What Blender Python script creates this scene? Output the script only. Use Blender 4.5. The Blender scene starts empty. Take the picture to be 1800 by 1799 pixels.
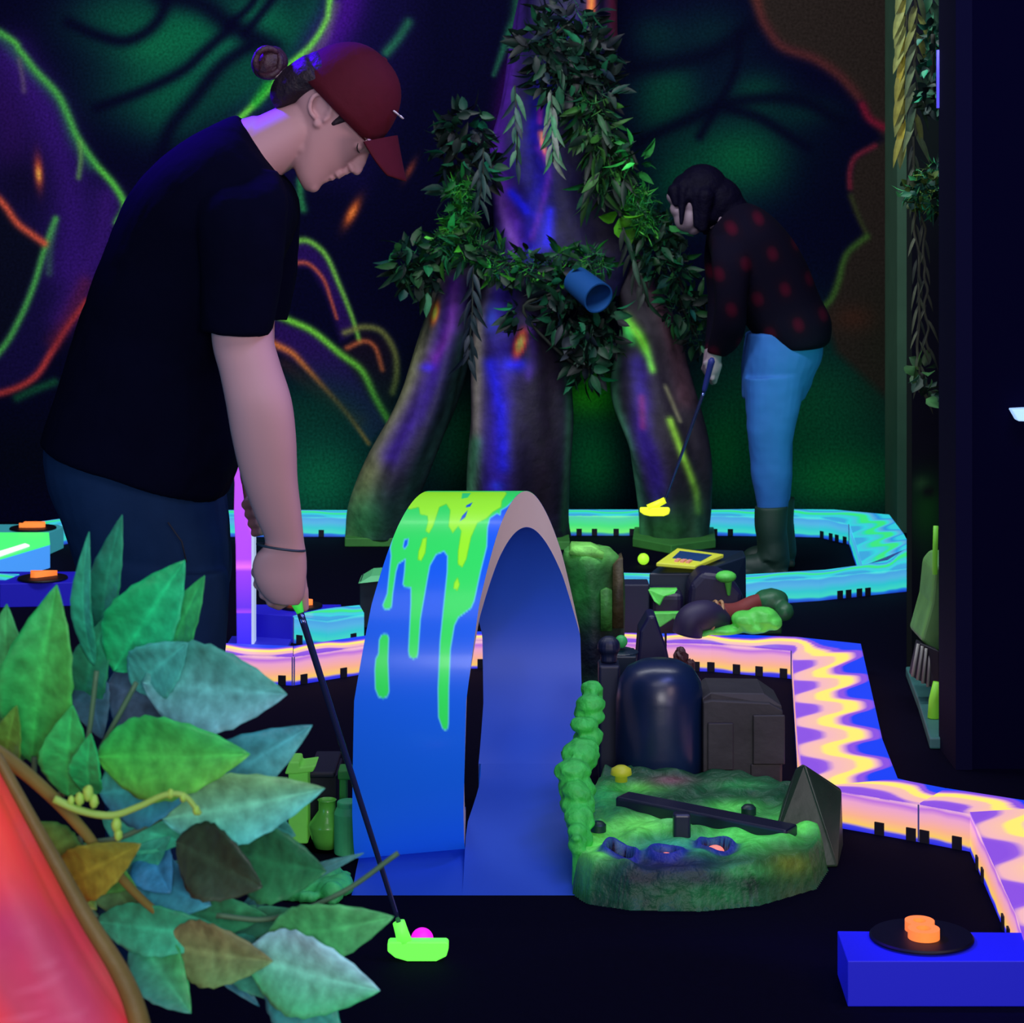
import bpy, bmesh, math, random
import numpy as np
from mathutils import Vector, Matrix
C = bpy.context.scene.collection
PI = math.pi
F = 4000.0      # focal length in pixels of the 1800 px wide frame
H = 1.43        # camera height
CX, HY = 900.0, 322.0   # level camera: horizon row

# ------------------------------------------------------------------ camera
cam_d = bpy.data.cameras.new('camera'); cam = bpy.data.objects.new('camera', cam_d); C.objects.link(cam)
cam.location = (0, 0, H); cam.rotation_euler = (PI/2, 0, 0)
cam_d.sensor_width = 36; cam_d.lens = 36*F/1800
cam_d.shift_y = -(899.5-HY)/1800
cam_d.clip_start = 0.05; cam_d.clip_end = 60
cam_d.dof.use_dof = True; cam_d.dof.focus_distance = 4.9; cam_d.dof.aperture_fstop = 16
bpy.context.scene.camera = cam
vs = bpy.context.scene.view_settings
vs.view_transform = 'Standard'; vs.look = 'None'; vs.exposure = 0.0; vs.gamma = 1.0; vs.use_curve_mapping = False

# ------------------------------------------------------------------ world and lights
w = bpy.data.worlds.new('world'); bpy.context.scene.world = w; w.use_nodes = True
w.node_tree.nodes['Background'].inputs[0].default_value = (0.10, 0.10, 1.0, 1)
w.node_tree.nodes['Background'].inputs[1].default_value = 0.16
def area(name, loc, target, size, power, color, sy=None, spread=PI):
    l = bpy.data.lights.new(name, 'AREA'); l.energy = power; l.color = color
    l.shape = 'RECTANGLE'; l.size = size; l.size_y = sy or size; l.spread = spread
    o = bpy.data.objects.new(name, l); C.objects.link(o); o.location = loc
    o.rotation_euler = (Vector(target)-Vector(loc)).to_track_quat('-Z', 'Y').to_euler()
    return o
def spot(name, loc, target, power, color, angle=40, blend=0.6, r=0.08):
    l = bpy.data.lights.new(name, 'SPOT'); l.energy = power; l.color = color
    l.spot_size = math.radians(angle); l.spot_blend = blend; l.shadow_soft_size = r
    o = bpy.data.objects.new(name, l); C.objects.link(o); o.location = loc
    o.rotation_euler = (Vector(target)-Vector(loc)).to_track_quat('-Z', 'Y').to_euler()
    return o
area('ceiling_light_rear', (0, 6.2, 3.3), (0, 9.6, 0.8), 4.0, 150, (0.92, 0.95, 1.0), 0.5)
area('ceiling_light_middle', (0.2, 2.4, 3.3), (0, 5.2, 0.2), 2.6, 26, (0.95, 0.93, 1.0), 1.2)
area('frontal_fill', (0.5, -1.3, 1.75), (0, 4.5, 0.8), 1.8, 105, (1.0, 0.95, 0.98), 0.9)  # added frontal fill behind the camera, no real fixture
spot('violet_tube', (-1.25, 4.75, 2.5), (-0.44, 4.25, 1.52), 430, (0.06, 0.0, 1.0), 34, 0.9)
area('warm_face_light', (1.3, 3.4, 1.2), (-0.3, 4.2, 1.3), 0.5, 8, (1.0, 0.70, 0.68))
area('blue_tube', (1.0, 4.0, 2.7), (0.2, 5.0, 0.2), 1.2, 22, (0.25, 0.3, 1.0), 0.2)
area('cyan_fill', (-1.9, 2.9, 0.5), (-0.4, 4.2, 0.8), 0.8, 7, (0.15, 0.6, 1.0))  # added out-of-frame fill that tints the man's arms and trousers bluish
spot('lavender_low', (1.5, 2.4, 0.5), (0.05, 5.3, 0.4), 18, (0.75, 0.6, 1.0), 18, 0.6)  # added unseen spot brightening the inside of the loop
spot('green_fill', (1.36, 7.35, 0.75), (1.02, 8.37, 0.6), 20, (0.1, 1.0, 0.45), 50, 0.8)  # added spot hidden behind the partition, boosts curb green on the jeans

# ------------------------------------------------------------------ helpers
def lin(c):
    c = np.asarray(c, float)/255.0
    return np.where(c <= 0.04045, c/12.92, ((c+0.055)/1.055)**2.4)
def P(px, py, Y): return np.array([(px-CX)/F*Y, Y, H-(py-HY)/F*Y])
def T(px, py, z=0.0):
    Y = F*(H-z)/(py-HY); return np.array([(px-CX)/F*Y, Y, z])
def proj(co):
    co = np.asarray(co); return CX+F*co[..., 0]/co[..., 1], HY-F*(co[..., 2]-H)/co[..., 1]

_M = {}
def mat(name, rgb, rough=0.6, emit=0.0, spec=0.5, noise=0.0, scale=20.0, metal=0.0, bump=0.0, coat=0.0, emit_rgb=None):
    if name in _M: return _M[name]
    m = bpy.data.materials.new(name); m.use_nodes = True; nt = m.node_tree; b = nt.nodes['Principled BSDF']
    c = (*lin(rgb), 1)
    b.inputs['Base Color'].default_value = c; b.inputs['Roughness'].default_value = rough
    b.inputs['Specular IOR Level'].default_value = spec; b.inputs['Metallic'].default_value = metal
    b.inputs['Coat Weight'].default_value = coat
    if noise or bump:
        tc = nt.nodes.new('ShaderNodeTexCoord'); nz = nt.nodes.new('ShaderNodeTexNoise')
        nz.inputs['Scale'].default_value = scale; nz.inputs['Detail'].default_value = 6
        nt.links.new(tc.outputs['Object'], nz.inputs['Vector'])
        if noise:
            mx = nt.nodes.new('ShaderNodeMix'); mx.data_type = 'RGBA'; mx.blend_type = 'MIX'
            mx.inputs[6].default_value = tuple(x*(1-noise) for x in c[:3])+(1,)
            mx.inputs[7].default_value = tuple(min(1, x*(1+noise)) for x in c[:3])+(1,)
            nt.links.new(nz.outputs['Fac'], mx.inputs[0]); nt.links.new(mx.outputs[2], b.inputs['Base Color'])
        if bump:
            bp = nt.nodes.new('ShaderNodeBump'); bp.inputs['Strength'].default_value = bump; bp.inputs['Distance'].default_value = 0.01
            nt.links.new(nz.outputs['Fac'], bp.inputs['Height']); nt.links.new(bp.outputs['Normal'], b.inputs['Normal'])
    if emit:
        b.inputs['Emission Color'].default_value = (*lin(emit_rgb or rgb), 1); b.inputs['Emission Strength'].default_value = emit
    _M[name] = m; return m
def painted(name, rough=0.7, spec=0.3, bump=0.0, scale=30.0, coat=0.0, grain=0.0, emit=0.0, trans=0.0):
    if name in _M: return _M[name]
    m = bpy.data.materials.new(name); m.use_nodes = True; nt = m.node_tree; b = nt.nodes['Principled BSDF']
    a = nt.nodes.new('ShaderNodeAttribute'); a.attribute_name = 'paint'
    out = a.outputs['Color']
    tc = nt.nodes.new('ShaderNodeTexCoord'); nz = nt.nodes.new('ShaderNodeTexNoise')
    nz.inputs['Scale'].default_value = scale; nz.inputs['Detail'].default_value = 5
    nt.links.new(tc.outputs['Object'], nz.inputs['Vector'])
    if grain:
        mr = nt.nodes.new('ShaderNodeMapRange'); mr.inputs[1].default_value = 0.3; mr.inputs[2].default_value = 0.7
        mr.inputs[3].default_value = 1-grain; mr.inputs[4].default_value = 1+grain
        nt.links.new(nz.outputs['Fac'], mr.inputs[0])
        mx = nt.nodes.new('ShaderNodeVectorMath'); mx.operation = 'SCALE'
        nt.links.new(out, mx.inputs[0]); nt.links.new(mr.outputs[0], mx.inputs['Scale']); out = mx.outputs[0]
    nt.links.new(out, b.inputs['Base Color'])
    b.inputs['Roughness'].default_value = rough; b.inputs['Specular IOR Level'].default_value = spec
    b.inputs['Coat Weight'].default_value = coat; b.inputs['Coat Roughness'].default_value = 0.12
    if emit:
        nt.links.new(a.outputs['Color'], b.inputs['Emission Color']); b.inputs['Emission Strength'].default_value = emit
    if bump:
        bp = nt.nodes.new('ShaderNodeBump'); bp.inputs['Strength'].default_value = bump; bp.inputs['Distance'].default_value = 0.01
        nt.links.new(nz.outputs['Fac'], bp.inputs['Height']); nt.links.new(bp.outputs['Normal'], b.inputs['Normal'])
    _M[name] = m; return m

def tag(o, label=None, cat=None, group=None, kind=None):
    for k, v in (('label', label), ('category', cat), ('group', group), ('kind', kind)):
        if v: o[k] = v
    return o
def empty(name, loc, label, cat, group=None):
    o = bpy.data.objects.new(name, None); C.objects.link(o); o.location = tuple(loc); o.empty_display_size = 0.1
    return tag(o, label, cat, group)

class MB:
    """collects verts / faces in world space; build() makes ONE mesh object"""
    def __init__(s): s.v = []; s.f = []; s.c = []; s.n = 0; s.mi = []; s.m = 0
    def add(s, V, Fc, col=None):
        V = np.asarray(V, float).reshape(-1, 3); s.v.append(V)
        s.f += [tuple(int(i)+s.n for i in f) for f in Fc]; s.mi += [s.m]*len(Fc); s.n += len(V)
        if col is None: col = (0.5, 0.5, 0.5)
        col = np.asarray(col, float)
        s.c.append(np.tile(col, (len(V), 1)) if col.ndim == 1 else col)
    def box(s, lo, hi, col=None, rot=0.0, tilt=None):
        lo = np.array(lo, float); hi = np.array(hi, float)
        V = np.array([[x, y, z] for z in (0, 1) for y in (0, 1) for x in (0, 1)], float)*(hi-lo)+lo
        c = (lo+hi)/2
        if rot: R = np.array(Matrix.Rotation(rot, 3, 'Z')); V = (V-c)@R.T+c
        if tilt is not None: V = (V-c)@np.array(tilt).T+c
        s.add(V, [(0, 2, 3, 1), (4, 5, 7, 6), (0, 1, 5, 4), (2, 6, 7, 3), (0, 4, 6, 2), (1, 3, 7, 5)], col)
    def prism(s, pts, d, col=None):
        """pts: closed polygon (Nx3), extruded by vector d"""
        pts = np.asarray(pts, float); n = len(pts); V = np.vstack([pts, pts+np.asarray(d, float)])
        Fc = [tuple(range(n))[::-1], tuple(range(n, 2*n))]+[(i, (i+1) % n, n+(i+1) % n, n+i) for i in range(n)]
        s.add(V, Fc, col)
    def rings(s, R, col=None, cap=True):
        """R: list of rings (each Nx3), skinned in order"""
        n = len(R[0]); V = np.vstack(R); Fc = []
        for k in range(len(R)-1):
            for i in range(n):
                j = (i+1) % n; Fc.append((k*n+i, k*n+j, (k+1)*n+j, (k+1)*n+i))
        if cap: Fc.append(tuple(range(n))[::-1]); Fc.append(tuple(range((len(R)-1)*n, len(R)*n)))
        s.add(V, Fc, col)
    def tube(s, pts, rad, n=12, col=None, cap=True, flat=1.0):
        pts = np.asarray(pts, float); m = len(pts); rad = np.ones(m)*rad if np.isscalar(rad) else np.asarray(rad, float)
        t = np.gradient(pts, axis=0); t /= np.linalg.norm(t, axis=1)[:, None]+1e-12
        up = np.array([0, 0, 1.0]) if abs(t[0][2]) < 0.9 else np.array([0, 1.0, 0]); R = []
        a = np.cross(t[0], up); a /= np.linalg.norm(a)
        for i in range(m):
            a = a-t[i]*np.dot(a, t[i]); a /= np.linalg.norm(a)+1e-12; b = np.cross(t[i], a)
            th = np.linspace(0, 2*PI, n, endpoint=False)
            R.append(pts[i]+rad[i]*(np.cos(th)[:, None]*a+flat*np.sin(th)[:, None]*b))
        s.rings(R, col, cap)
    def lathe(s, base, prof, n=32, col=None, axis=(0, 0, 1)):
        base = np.asarray(base, float); ax = np.array(axis, float); ax /= np.linalg.norm(ax)
        u = np.cross(ax, [0, 1.0, 0.02]); u /= np.linalg.norm(u); v = np.cross(ax, u); th = np.linspace(0, 2*PI, n, endpoint=False)
        s.rings([base+ax*z+max(r, 1e-5)*(np.cos(th)[:, None]*u+np.sin(th)[:, None]*v) for r, z in prof], col)
    def ell(s, c, r, ax=None, n=18, m=12, col=None, jitter=0.0, seed=0):
        """ellipsoid; ax: 3x3 rows = axes"""
        c = np.asarray(c, float); r = np.ones(3)*r if np.isscalar(r) else np.asarray(r, float)
        A = np.eye(3) if ax is None else np.asarray(ax, float); rng = np.random.RandomState(seed)
        V = []; th = np.linspace(0, 2*PI, n, endpoint=False)
        for k in range(1, m):
            ph = PI*k/m
            V.append(np.stack([np.sin(ph)*np.cos(th), np.sin(ph)*np.sin(th), np.full(n, math.cos(ph))], 1))
        V = np.vstack([[[0, 0, 1]], *V, [[0, 0, -1]]])
        if jitter: V = V*(1+rng.uniform(-jitter, jitter, (len(V), 1)))
        V = (V*r)@A+c; Fc = []
        for i in range(n): Fc.append((0, 1+i, 1+(i+1) % n))
        for k in range(m-2):
            for i in range(n): a = 1+k*n; Fc.append((a+i, a+n+i, a+n+(i+1) % n, a+(i+1) % n))
        l = len(V)-1; a = 1+(m-2)*n
        for i in range(n): Fc.append((l, a+(i+1) % n, a+i))
        s.add(V, Fc, col)
    def cap(s, p, q, r1, r2, n=16, flat=1.0, col=None):
        """tapered capsule"""
        p = np.asarray(p, float); q = np.asarray(q, float); d = q-p; L = np.linalg.norm(d)+1e-9; d = d/L; pts = []; rr = []
        for a in (88, 65, 40, 20): pts.append(p-d*r1*math.sin(math.radians(a))); rr.append(r1*math.cos(math.radians(a)))
        for t in (0, .25, .5, .75, 1): pts.append(p+d*L*t); rr.append(r1+(r2-r1)*t)
        for a in (20, 40, 65, 88): pts.append(q+d*r2*math.sin(math.radians(a))); rr.append(r2*math.cos(math.radians(a)))
        s.tube(pts, rr, n, col, True, flat)
    def build(s, name, m, parent=None, smooth=True, origin=None, remesh=0, smoothit=0, bevel=0, paint=False, sharp=0, subsurf=0):
        me = bpy.data.meshes.new(name); V = np.vstack(s.v)
        if name != 'floor': V[:, 2] = np.maximum(V[:, 2], .0005)
        if parent is not None: org = np.array(parent.matrix_world.translation) if parent.parent else np.array(parent.location)
        else: org = np.array(origin if origin is not None else [V[:, 0].mean(), V[:, 1].mean(), V[:, 2].min()])
        if parent is not None:
            q = parent; org = np.zeros(3)
            while q is not None: org = org+np.array(q.location); q = q.parent
        me.from_pydata((V-org).tolist(), [], s.f)
        for mm in (m if isinstance(m, (list, tuple)) else [m]): me.materials.append(mm)
        if s.m: me.polygons.foreach_set('material_index', s.mi)
        if smooth: me.polygons.foreach_set('use_smooth', [True]*len(me.polygons))
        if sharp: me.set_sharp_from_angle(angle=math.radians(sharp))
        if paint:
            a = me.color_attributes.new('paint', 'FLOAT_COLOR', 'POINT'); col = np.ones((len(V), 4)); col[:, :3] = np.vstack(s.c)
            a.data.foreach_set('color', col.ravel())
        me.update()
        o = bpy.data.objects.new(name, me); C.objects.link(o)
        if parent is not None: o.parent = parent
        else: o.location = tuple(org)
        if bevel: b = o.modifiers.new('bevel', 'BEVEL'); b.width = bevel; b.segments = 3; b.limit_method = 'ANGLE'; b.angle_limit = 0.6
        if remesh:
            r = o.modifiers.new('remesh', 'REMESH'); r.mode = 'VOXEL'; r.voxel_size = remesh; r.use_smooth_shade = True
        if smoothit: r = o.modifiers.new('smooth', 'SMOOTH'); r.iterations = smoothit; r.factor = 0.5
        if subsurf: r = o.modifiers.new('sub', 'SUBSURF'); r.levels = subsurf; r.render_levels = subsurf
        return o
def crom(pts, k=8):
    pts = np.asarray(pts, float); q = np.vstack([2*pts[0]-pts[1], pts, 2*pts[-1]-pts[-2]]); out = []
    for i in range(1, len(q)-2):
        for t in np.linspace(0, 1, k, endpoint=False):
            out.append(0.5*((2*q[i])+(-q[i-1]+q[i+1])*t+(2*q[i-1]-5*q[i]+4*q[i+1]-q[i+2])*t*t+(-q[i-1]+3*q[i]-3*q[i+1]+q[i+2])*t**3))
    out.append(q[-2]); return np.array(out)

# paint canvas: U, V arrays of surface coordinates (any shape), rgb in sRGB 0..255
class Canvas:
    def __init__(s, U, V, base): s.U = U; s.V = V; s.rgb = np.ones(U.shape+(3,))*np.array(base, float)
    def mix(s, a, c, m=None):
        a = a[..., None]; c = np.array(c, float)
        if m is None: s.rgb = s.rgb*(1-a)+c*a
        else: s.rgb[m] = s.rgb[m]*(1-a)+c*a
    def blob(s, cx, cy, rx, ry, c, op=1.0, ang=0, p=2.0):
        a = math.radians(ang); u = s.U-cx; v = s.V-cy; x = (u*math.cos(a)+v*math.sin(a))/rx; y = (-u*math.sin(a)+v*math.cos(a))/ry
        d = x*x+y*y; s.mix(op*np.exp(-d**(p/2)*1.2), c)
    def stroke(s, pts, wd, c, op=1.0, p=2.0, wd2=None, smooth=True):
        q = crom(pts) if smooth else np.asarray(pts, float); n = len(q)-1; W = max(wd, wd2 or wd)*2.6
        m = (s.U > q[:, 0].min()-W) & (s.U < q[:, 0].max()+W) & (s.V > q[:, 1].min()-W) & (s.V < q[:, 1].max()+W)
        if not m.any(): return
        u = s.U[m]; v = s.V[m]; best = np.full(u.shape, 1e9)
        for i in range(n):
            a = q[i]; b = q[i+1]; d = b-a; L = d@d+1e-9
            t = np.clip(((u-a[0])*d[0]+(v-a[1])*d[1])/L, 0, 1)
            ww = wd+((wd2 if wd2 is not None else wd)-wd)*((i+t)/n)
            dist = np.hypot(u-a[0]-t*d[0], v-a[1]-t*d[1])/ww; best = np.minimum(best, dist)
        s.mix(op*np.exp(-best**p), c, m)
    def sd(s, pts):
        q = np.asarray(pts, float); u = s.U; v = s.V; best = np.full(u.shape, 1e9); ins = np.zeros(u.shape, bool); n = len(q)
        for i in range(n):
            a = q[i]; b = q[(i+1) % n]; d = b-a; L = d@d+1e-9
            t = np.clip(((u-a[0])*d[0]+(v-a[1])*d[1])/L, 0, 1)
            best = np.minimum(best, np.hypot(u-a[0]-t*d[0], v-a[1]-t*d[1]))
            if a[1] != b[1]: ins ^= ((a[1] > v) != (b[1] > v)) & (u < (b[0]-a[0])*(v-a[1])/(b[1]-a[1])+a[0])
        return np.where(ins, -best, best)
    def fill(s, pts, c, soft=4.0, op=1.0, edge=None, ew=2.0, eop=1.0):
        d = s.sd(pts); s.mix(op*np.clip(0.5-d/soft, 0, 1), c)
        if edge is not None: s.mix(eop*np.exp(-(d/ew)**2), edge)
    def lin(s): return lin(np.clip(s.rgb, 0, 255)).reshape(-1, 3)

# ------------------------------------------------------------------ floor and walls
b = MB(); b.box((-5, -0.5, -0.1), (5, 10.2, 0), None)
o = b.build('floor', mat('black_carpet', (4, 3, 22), 0.95, spec=0.05, noise=0.35, scale=60), smooth=False, origin=(0, 5, 0)); tag(o, kind='structure')

WY = 9.6
us = np.arange(-220, 2060, 3.2); vsv = np.arange(-380, 922, 3.2)
U, V = np.meshgrid(us, vsv); cv = Canvas(U, V, (4, 4, 34))
NAVY = (3, 3, 30)
# --- upper left green canopy with dark branches
for q in ((330, 60, 150, 90, .95), (480, 60, 90, 80, .8), (300, 160, 130, 70, .75), (470, 170, 80, 60, .6), (200, 30, 90, 60, .5), (290, 210, 70, 45, .4), (560, 20, 40, 60, .5)):
    cv.blob(q[0], q[1], q[2], q[3], (8, 98, 62), q[4])
cv.blob(265, 85, 60, 40, (14, 120, 70), .5); cv.blob(440, 40, 30, 60, (16, 140, 84), .5, 35); cv.blob(380, 95, 80, 22, (14, 120, 78), .55, -40)
for pts, wd in (([(120, 40), (170, 62), (220, 72), (265, 50), (290, 10), (290, -40)], 12), ([(280, -10), (350, 5), (400, 40), (440, 62), (480, 85)], 22),
                ([(410, 45), (360, 90), (320, 125), (250, 160), (170, 190)], 11), ([(440, 80), (390, 115), (345, 170), (300, 225), (280, 280)], 14),
                ([(400, 45), (440, 10), (460, -30)], 8), ([(430, 60), (470, 10), (500, -30)], 9)):
    cv.stroke(pts, wd, NAVY, .9)
# --- big root far left
rootL = [(-220, -60), (0, 58), (35, 88), (62, 122), (100, 165), (120, 205), (135, 240), (165, 285), (200, 325), (221, 360), (200, 400), (180, 470), (150, 540), (110, 590), (70, 660), (0, 695), (-220, 700)]
cv.fill(rootL, (22, 14, 62), 14)
cv.stroke([(20, 100), (80, 200), (110, 300), (130, 400), (120, 470)], 40, (58, 22, 120), .75)
cv.stroke([(190, 350), (180, 420), (150, 480), (110, 560)], 26, (62, 24, 118), .7)
cv.stroke([(-60, 120), (10, 200), (20, 260)], 45, (52, 16, 96), .6)
cv.fill([(-220, 330), (0, 350), (35, 395), (80, 430), (60, 480), (30, 560), (0, 612), (-220, 700)], (8, 12, 30), 14, .9)
cv.blob(40, 320, 60, 60, (12, 8, 34), .6)
cv.stroke([(-220, -60), (0, 58), (35, 90), (62, 124), (100, 165), (120, 205), (135, 240), (165, 285), (200, 325), (219, 362), (206, 392)], 7, (92, 205, 70), .95)
cv.stroke([(0, 64), (60, 130), (105, 180), (130, 245), (160, 290)], 12, (46, 120, 80), .45)
cv.stroke([(140, 250), (142, 280), (138, 312)], 5, (110, 170, 80), .7)
cv.stroke([(34, 105), (40, 140), (42, 160)], 5, (120, 110, 110), .5)
cv.stroke([(98, 385), (78, 440), (60, 500), (35, 560), (0, 618), (-80, 700)], 6, (84, 190, 80), .9)
cv.stroke([(95, 400), (88, 440), (86, 480)], 7, (70, 130, 90), .5)
cv.stroke([(152, 530), (118, 575), (90, 620), (62, 662), (20, 686), (-40, 700)], 6.5, (205, 62, 58), .95)
cv.stroke([(150, 500), (120, 560), (95, 600)], 15, (110, 30, 50), .5)
cv.stroke([(-60, 300), (0, 352), (30, 392), (60, 415), (78, 428)], 7, (225, 90, 62), .95)
cv.blob(68, 303, 8, 30, (225, 80, 50), .95, -4); cv.blob(68, 306, 5, 14, (255, 190, 80), .9, -4)
cv.stroke([(30, 700), (60, 686), (96, 672)], 8, (26, 110, 60), .7)
# --- root behind the head
cv.fill([(590, -380), (590, 0), (560, 60), (520, 110), (420, 205), (430, 300), (640, 330), (740, 100), (720, -380)], (18, 10, 62), 60, .75)
cv.stroke([(640, -200), (612, 0), (575, 80), (560, 140)], 34, (64, 14, 128), .9)
cv.stroke([(600, -200), (580, 0), (572, 40), (545, 82), (505, 118), (470, 160), (425, 205), (400, 225)], 6, (112, 225, 70), .95)
cv.stroke([(590, 10), (570, 70), (540, 100)], 9, (120, 120, 110), .45)
cv.stroke([(470, 150), (450, 180)], 9, (30, 160, 50), .8)
cv.stroke([(718, 40), (700, 68), (680, 92)], 9, (52, 165, 95), .8)
cv.stroke([(527, 318), (528, 345), (533, 368)], 7, (50, 160, 80), .7)
# --- arches to the right of the arm
cv.fill([(500, 420), (545, 425), (580, 460), (605, 520), (625, 580), (600, 600), (575, 520), (545, 470), (500, 465)], (40, 16, 86), 14, .9)
cv.fill([(480, 560), (550, 585), (600, 625), (640, 660), (690, 740), (650, 780), (600, 720), (540, 650), (480, 610)], (44, 18, 90), 16, .9)
cv.fill([(590, 620), (640, 580), (690, 600), (700, 660), (690, 750), (650, 700), (610, 640)], (28, 16, 34), 14, .8)
cv.stroke([(480, 418), (515, 424), (542, 424), (572, 448), (596, 500), (618, 555), (632, 600)], 6.5, (120, 200, 70), .9, wd2=4)
cv.stroke([(480, 458), (515, 462), (542, 464), (568, 490), (582, 528), (592, 560)], 5, (205, 92, 60), .8, wd2=3)
cv.stroke([(480, 552), (515, 566), (552, 584), (598, 622), (636, 652), (660, 700), (684, 742)], 6.5, (125, 225, 65), .95)
cv.stroke([(480, 604), (512, 620), (532, 640), (566, 678), (612, 730), (648, 780)], 7, (235, 122, 60), .95, wd2=4)
cv.stroke([(500, 640), (560, 690), (630, 740)], 14, (100, 40, 40), .4)
cv.stroke([(606, 585), (640, 575), (672, 584), (694, 620), (697, 660), (690, 690)], 6, (130, 135, 65), .85)
cv.stroke([(610, 612), (640, 600), (660, 612), (672, 650)], 4.5, (205, 100, 58), .85)
cv.blob(619, 374, 9, 28, (235, 100, 36), 1, 28); cv.blob(619, 374, 5, 14, (245, 150, 70), .6, 28)
cv.blob(721, 298, 6, 22, (205, 85, 45), .95, 28)
cv.blob(520, 720, 160, 70, (8, 60, 44), .7); cv.blob(560, 850, 130, 120, (12, 110, 66), .9); cv.blob(60, 800, 200, 80, (3, 8, 22), .8)  # low green blobs: curb glow on the wall, painted into the mural colour
# --- streaks running up beside the tree
cv.stroke([(925, -200), (915, 0), (895, 60), (868, 132)], 17, (44, 150, 86), .9, wd2=4)
cv.stroke([(955, -200), (940, 0), (928, 60), (898, 140), (878, 240)], 20, (84, 14, 120), .9)
cv.stroke([(934, -100), (925, 0), (908, 60)], 5, (150, 140, 110), .6)
cv.blob(780, 200, 120, 300, (3, 3, 32), .7)
# --- right hand canopy
for q in ((1160, 190, 60, 70, .5), (1330, 165, 60, 45, .6), (1300, 280, 120, 80, .95), (1180, 150, 60, 60, .5), (1420, 200, 60, 30, .4), (1250, 60, 80, 60, .3), (1200, 330, 70, 70, .7), (1150, 60, 50, 40, .3)):
    cv.blob(q[0], q[1], q[2], q[3], (8, 92, 54), q[4])
for pts, wd in (([(1110, 120), (1180, 110), (1260, 90), (1330, 40)], 18), ([(1120, 250), (1200, 215), (1290, 180), (1400, 175), (1480, 215)], 13), ([(1280, 190), (1340, 210), (1420, 260)], 11), ([(1230, 240), (1290, 130), (1300, 60)], 9)):
    cv.stroke(pts, wd, (3, 5, 28), .85)
cv.blob(1440, 320, 70, 130, (3, 6, 32), .7); cv.blob(1420, 720, 280, 170, (10, 78, 46), .9); cv.blob(1480, 850, 150, 70, (16, 140, 60), .7)  # lower green blobs paint the curb glow into the wall colour
brown = [(1330, -380), (1320, 0), (1355, 55), (1375, 80), (1430, 100), (1475, 130), (1510, 170), (1525, 205), (1545, 228), (1552, 245), (1500, 280), (1492, 320), (1494, 345), (1505, 375), (1522, 410), (1485, 450), (1472, 490), (1462, 525), (1446, 548), (1470, 620), (1560, 700), (2060, 720), (2060, -380)]
cv.fill(brown, (42, 34, 30), 18); cv.blob(1560, 600, 60, 120, (34, 34, 26), .8)
cv.stroke([(1320, -60), (1335, 20), (1355, 60), (1378, 84), (1432, 104), (1476, 134), (1508, 170)], 10, (98, 44, 40), .75)
cv.stroke([(1516, 185), (1528, 208), (1552, 224)], 8, (130, 24, 48), .85)
cv.stroke([(1538, 256), (1504, 276), (1494, 302), (1494, 330)], 5, (125, 34, 52), .85)
cv.stroke([(1496, 345), (1508, 378), (1522, 408)], 5, (62, 70, 34), .7)
cv.stroke([(1524, 416), (1494, 440), (1482, 462), (1474, 495), (1462, 524), (1448, 540)], 6, (66, 110, 40), .8)
cv.blob(1500, 560, 40, 26, (90, 40, 26), .4)
cv.blob(880, 780, 170, 130, (12, 110, 56), .9); cv.blob(1040, 690, 60, 50, (60, 215, 30), .95); cv.blob(1040, 810, 60, 90, (14, 120, 60), .9); cv.blob(1270, 800, 60, 100, (12, 100, 50), .85)  # dark greens behind the roots carry curb glow as wall colour
cv.blob(1095, 390, 28, 40, (70, 200, 30), .9)
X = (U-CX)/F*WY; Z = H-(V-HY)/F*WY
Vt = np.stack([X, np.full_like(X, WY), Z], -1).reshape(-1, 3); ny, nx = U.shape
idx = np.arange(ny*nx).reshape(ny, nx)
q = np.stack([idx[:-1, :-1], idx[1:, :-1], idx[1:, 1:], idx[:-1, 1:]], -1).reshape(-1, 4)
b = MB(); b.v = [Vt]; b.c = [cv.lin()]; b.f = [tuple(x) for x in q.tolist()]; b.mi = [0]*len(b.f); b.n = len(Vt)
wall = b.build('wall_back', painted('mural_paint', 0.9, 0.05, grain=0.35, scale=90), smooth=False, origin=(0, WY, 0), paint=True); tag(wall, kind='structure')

b = MB(); b.box((-2.85, -0.5, 0), (-2.70, 9.6, 3.2)); tag(b.build('wall_left', mat('navy_wall', (3, 2, 30), 0.9, spec=0.05), smooth=False, origin=(-2.8, 4.5, 0)), kind='structure')
# dark partition on the right, painted panel behind it, corner pillar
wx = (1655-CX)/F*5.75
b = MB(); b.box((wx, 5.55, 0), (4.6, 5.75, 3.2))
tag(b.build('wall_right', mat('navy_wall', (3, 2, 30), 0.9, spec=0.05), smooth=False, origin=(2, 5.6, 0)), kind='structure')
b = MB(); b.box((wx-0.005, 5.54, 0), (wx+0.035, 5.76, 3.2)); tag(b.build('trim_1', mat('navy_trim', (5, 5, 38), 0.8, spec=.1), smooth=False, origin=(wx, 5.6, 0)), kind='structure')
px0 = (1603-CX)/F*6.63; g = []
uu = np.linspace(px0, px0+1.2, 90); zz = np.linspace(0, 3.2, 260); UU, ZZ = np.meshgrid(uu, zz)
c2 = Canvas(*[np.array(a) for a in proj(np.stack([UU, np.full_like(UU, 6.63), ZZ], -1))], (8, 8, 26))
c2.blob(1630, 900, 40, 80, (20, 80, 30), .9); c2.blob(1620, 850, 14, 14, (60, 110, 60), .6); c2.blob(1632, 865, 12, 10, (16, 12, 24), .9); c2.blob(1640, 1000, 25, 50, (14, 60, 30), .6); c2.blob(1620, 1120, 20, 60, (14, 40, 26), .7); c2.blob(1625, 780, 40, 40, (14, 12, 30), .6)
c2.blob(1640, 240, 60, 200, (24, 44, 30), .5)
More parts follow.
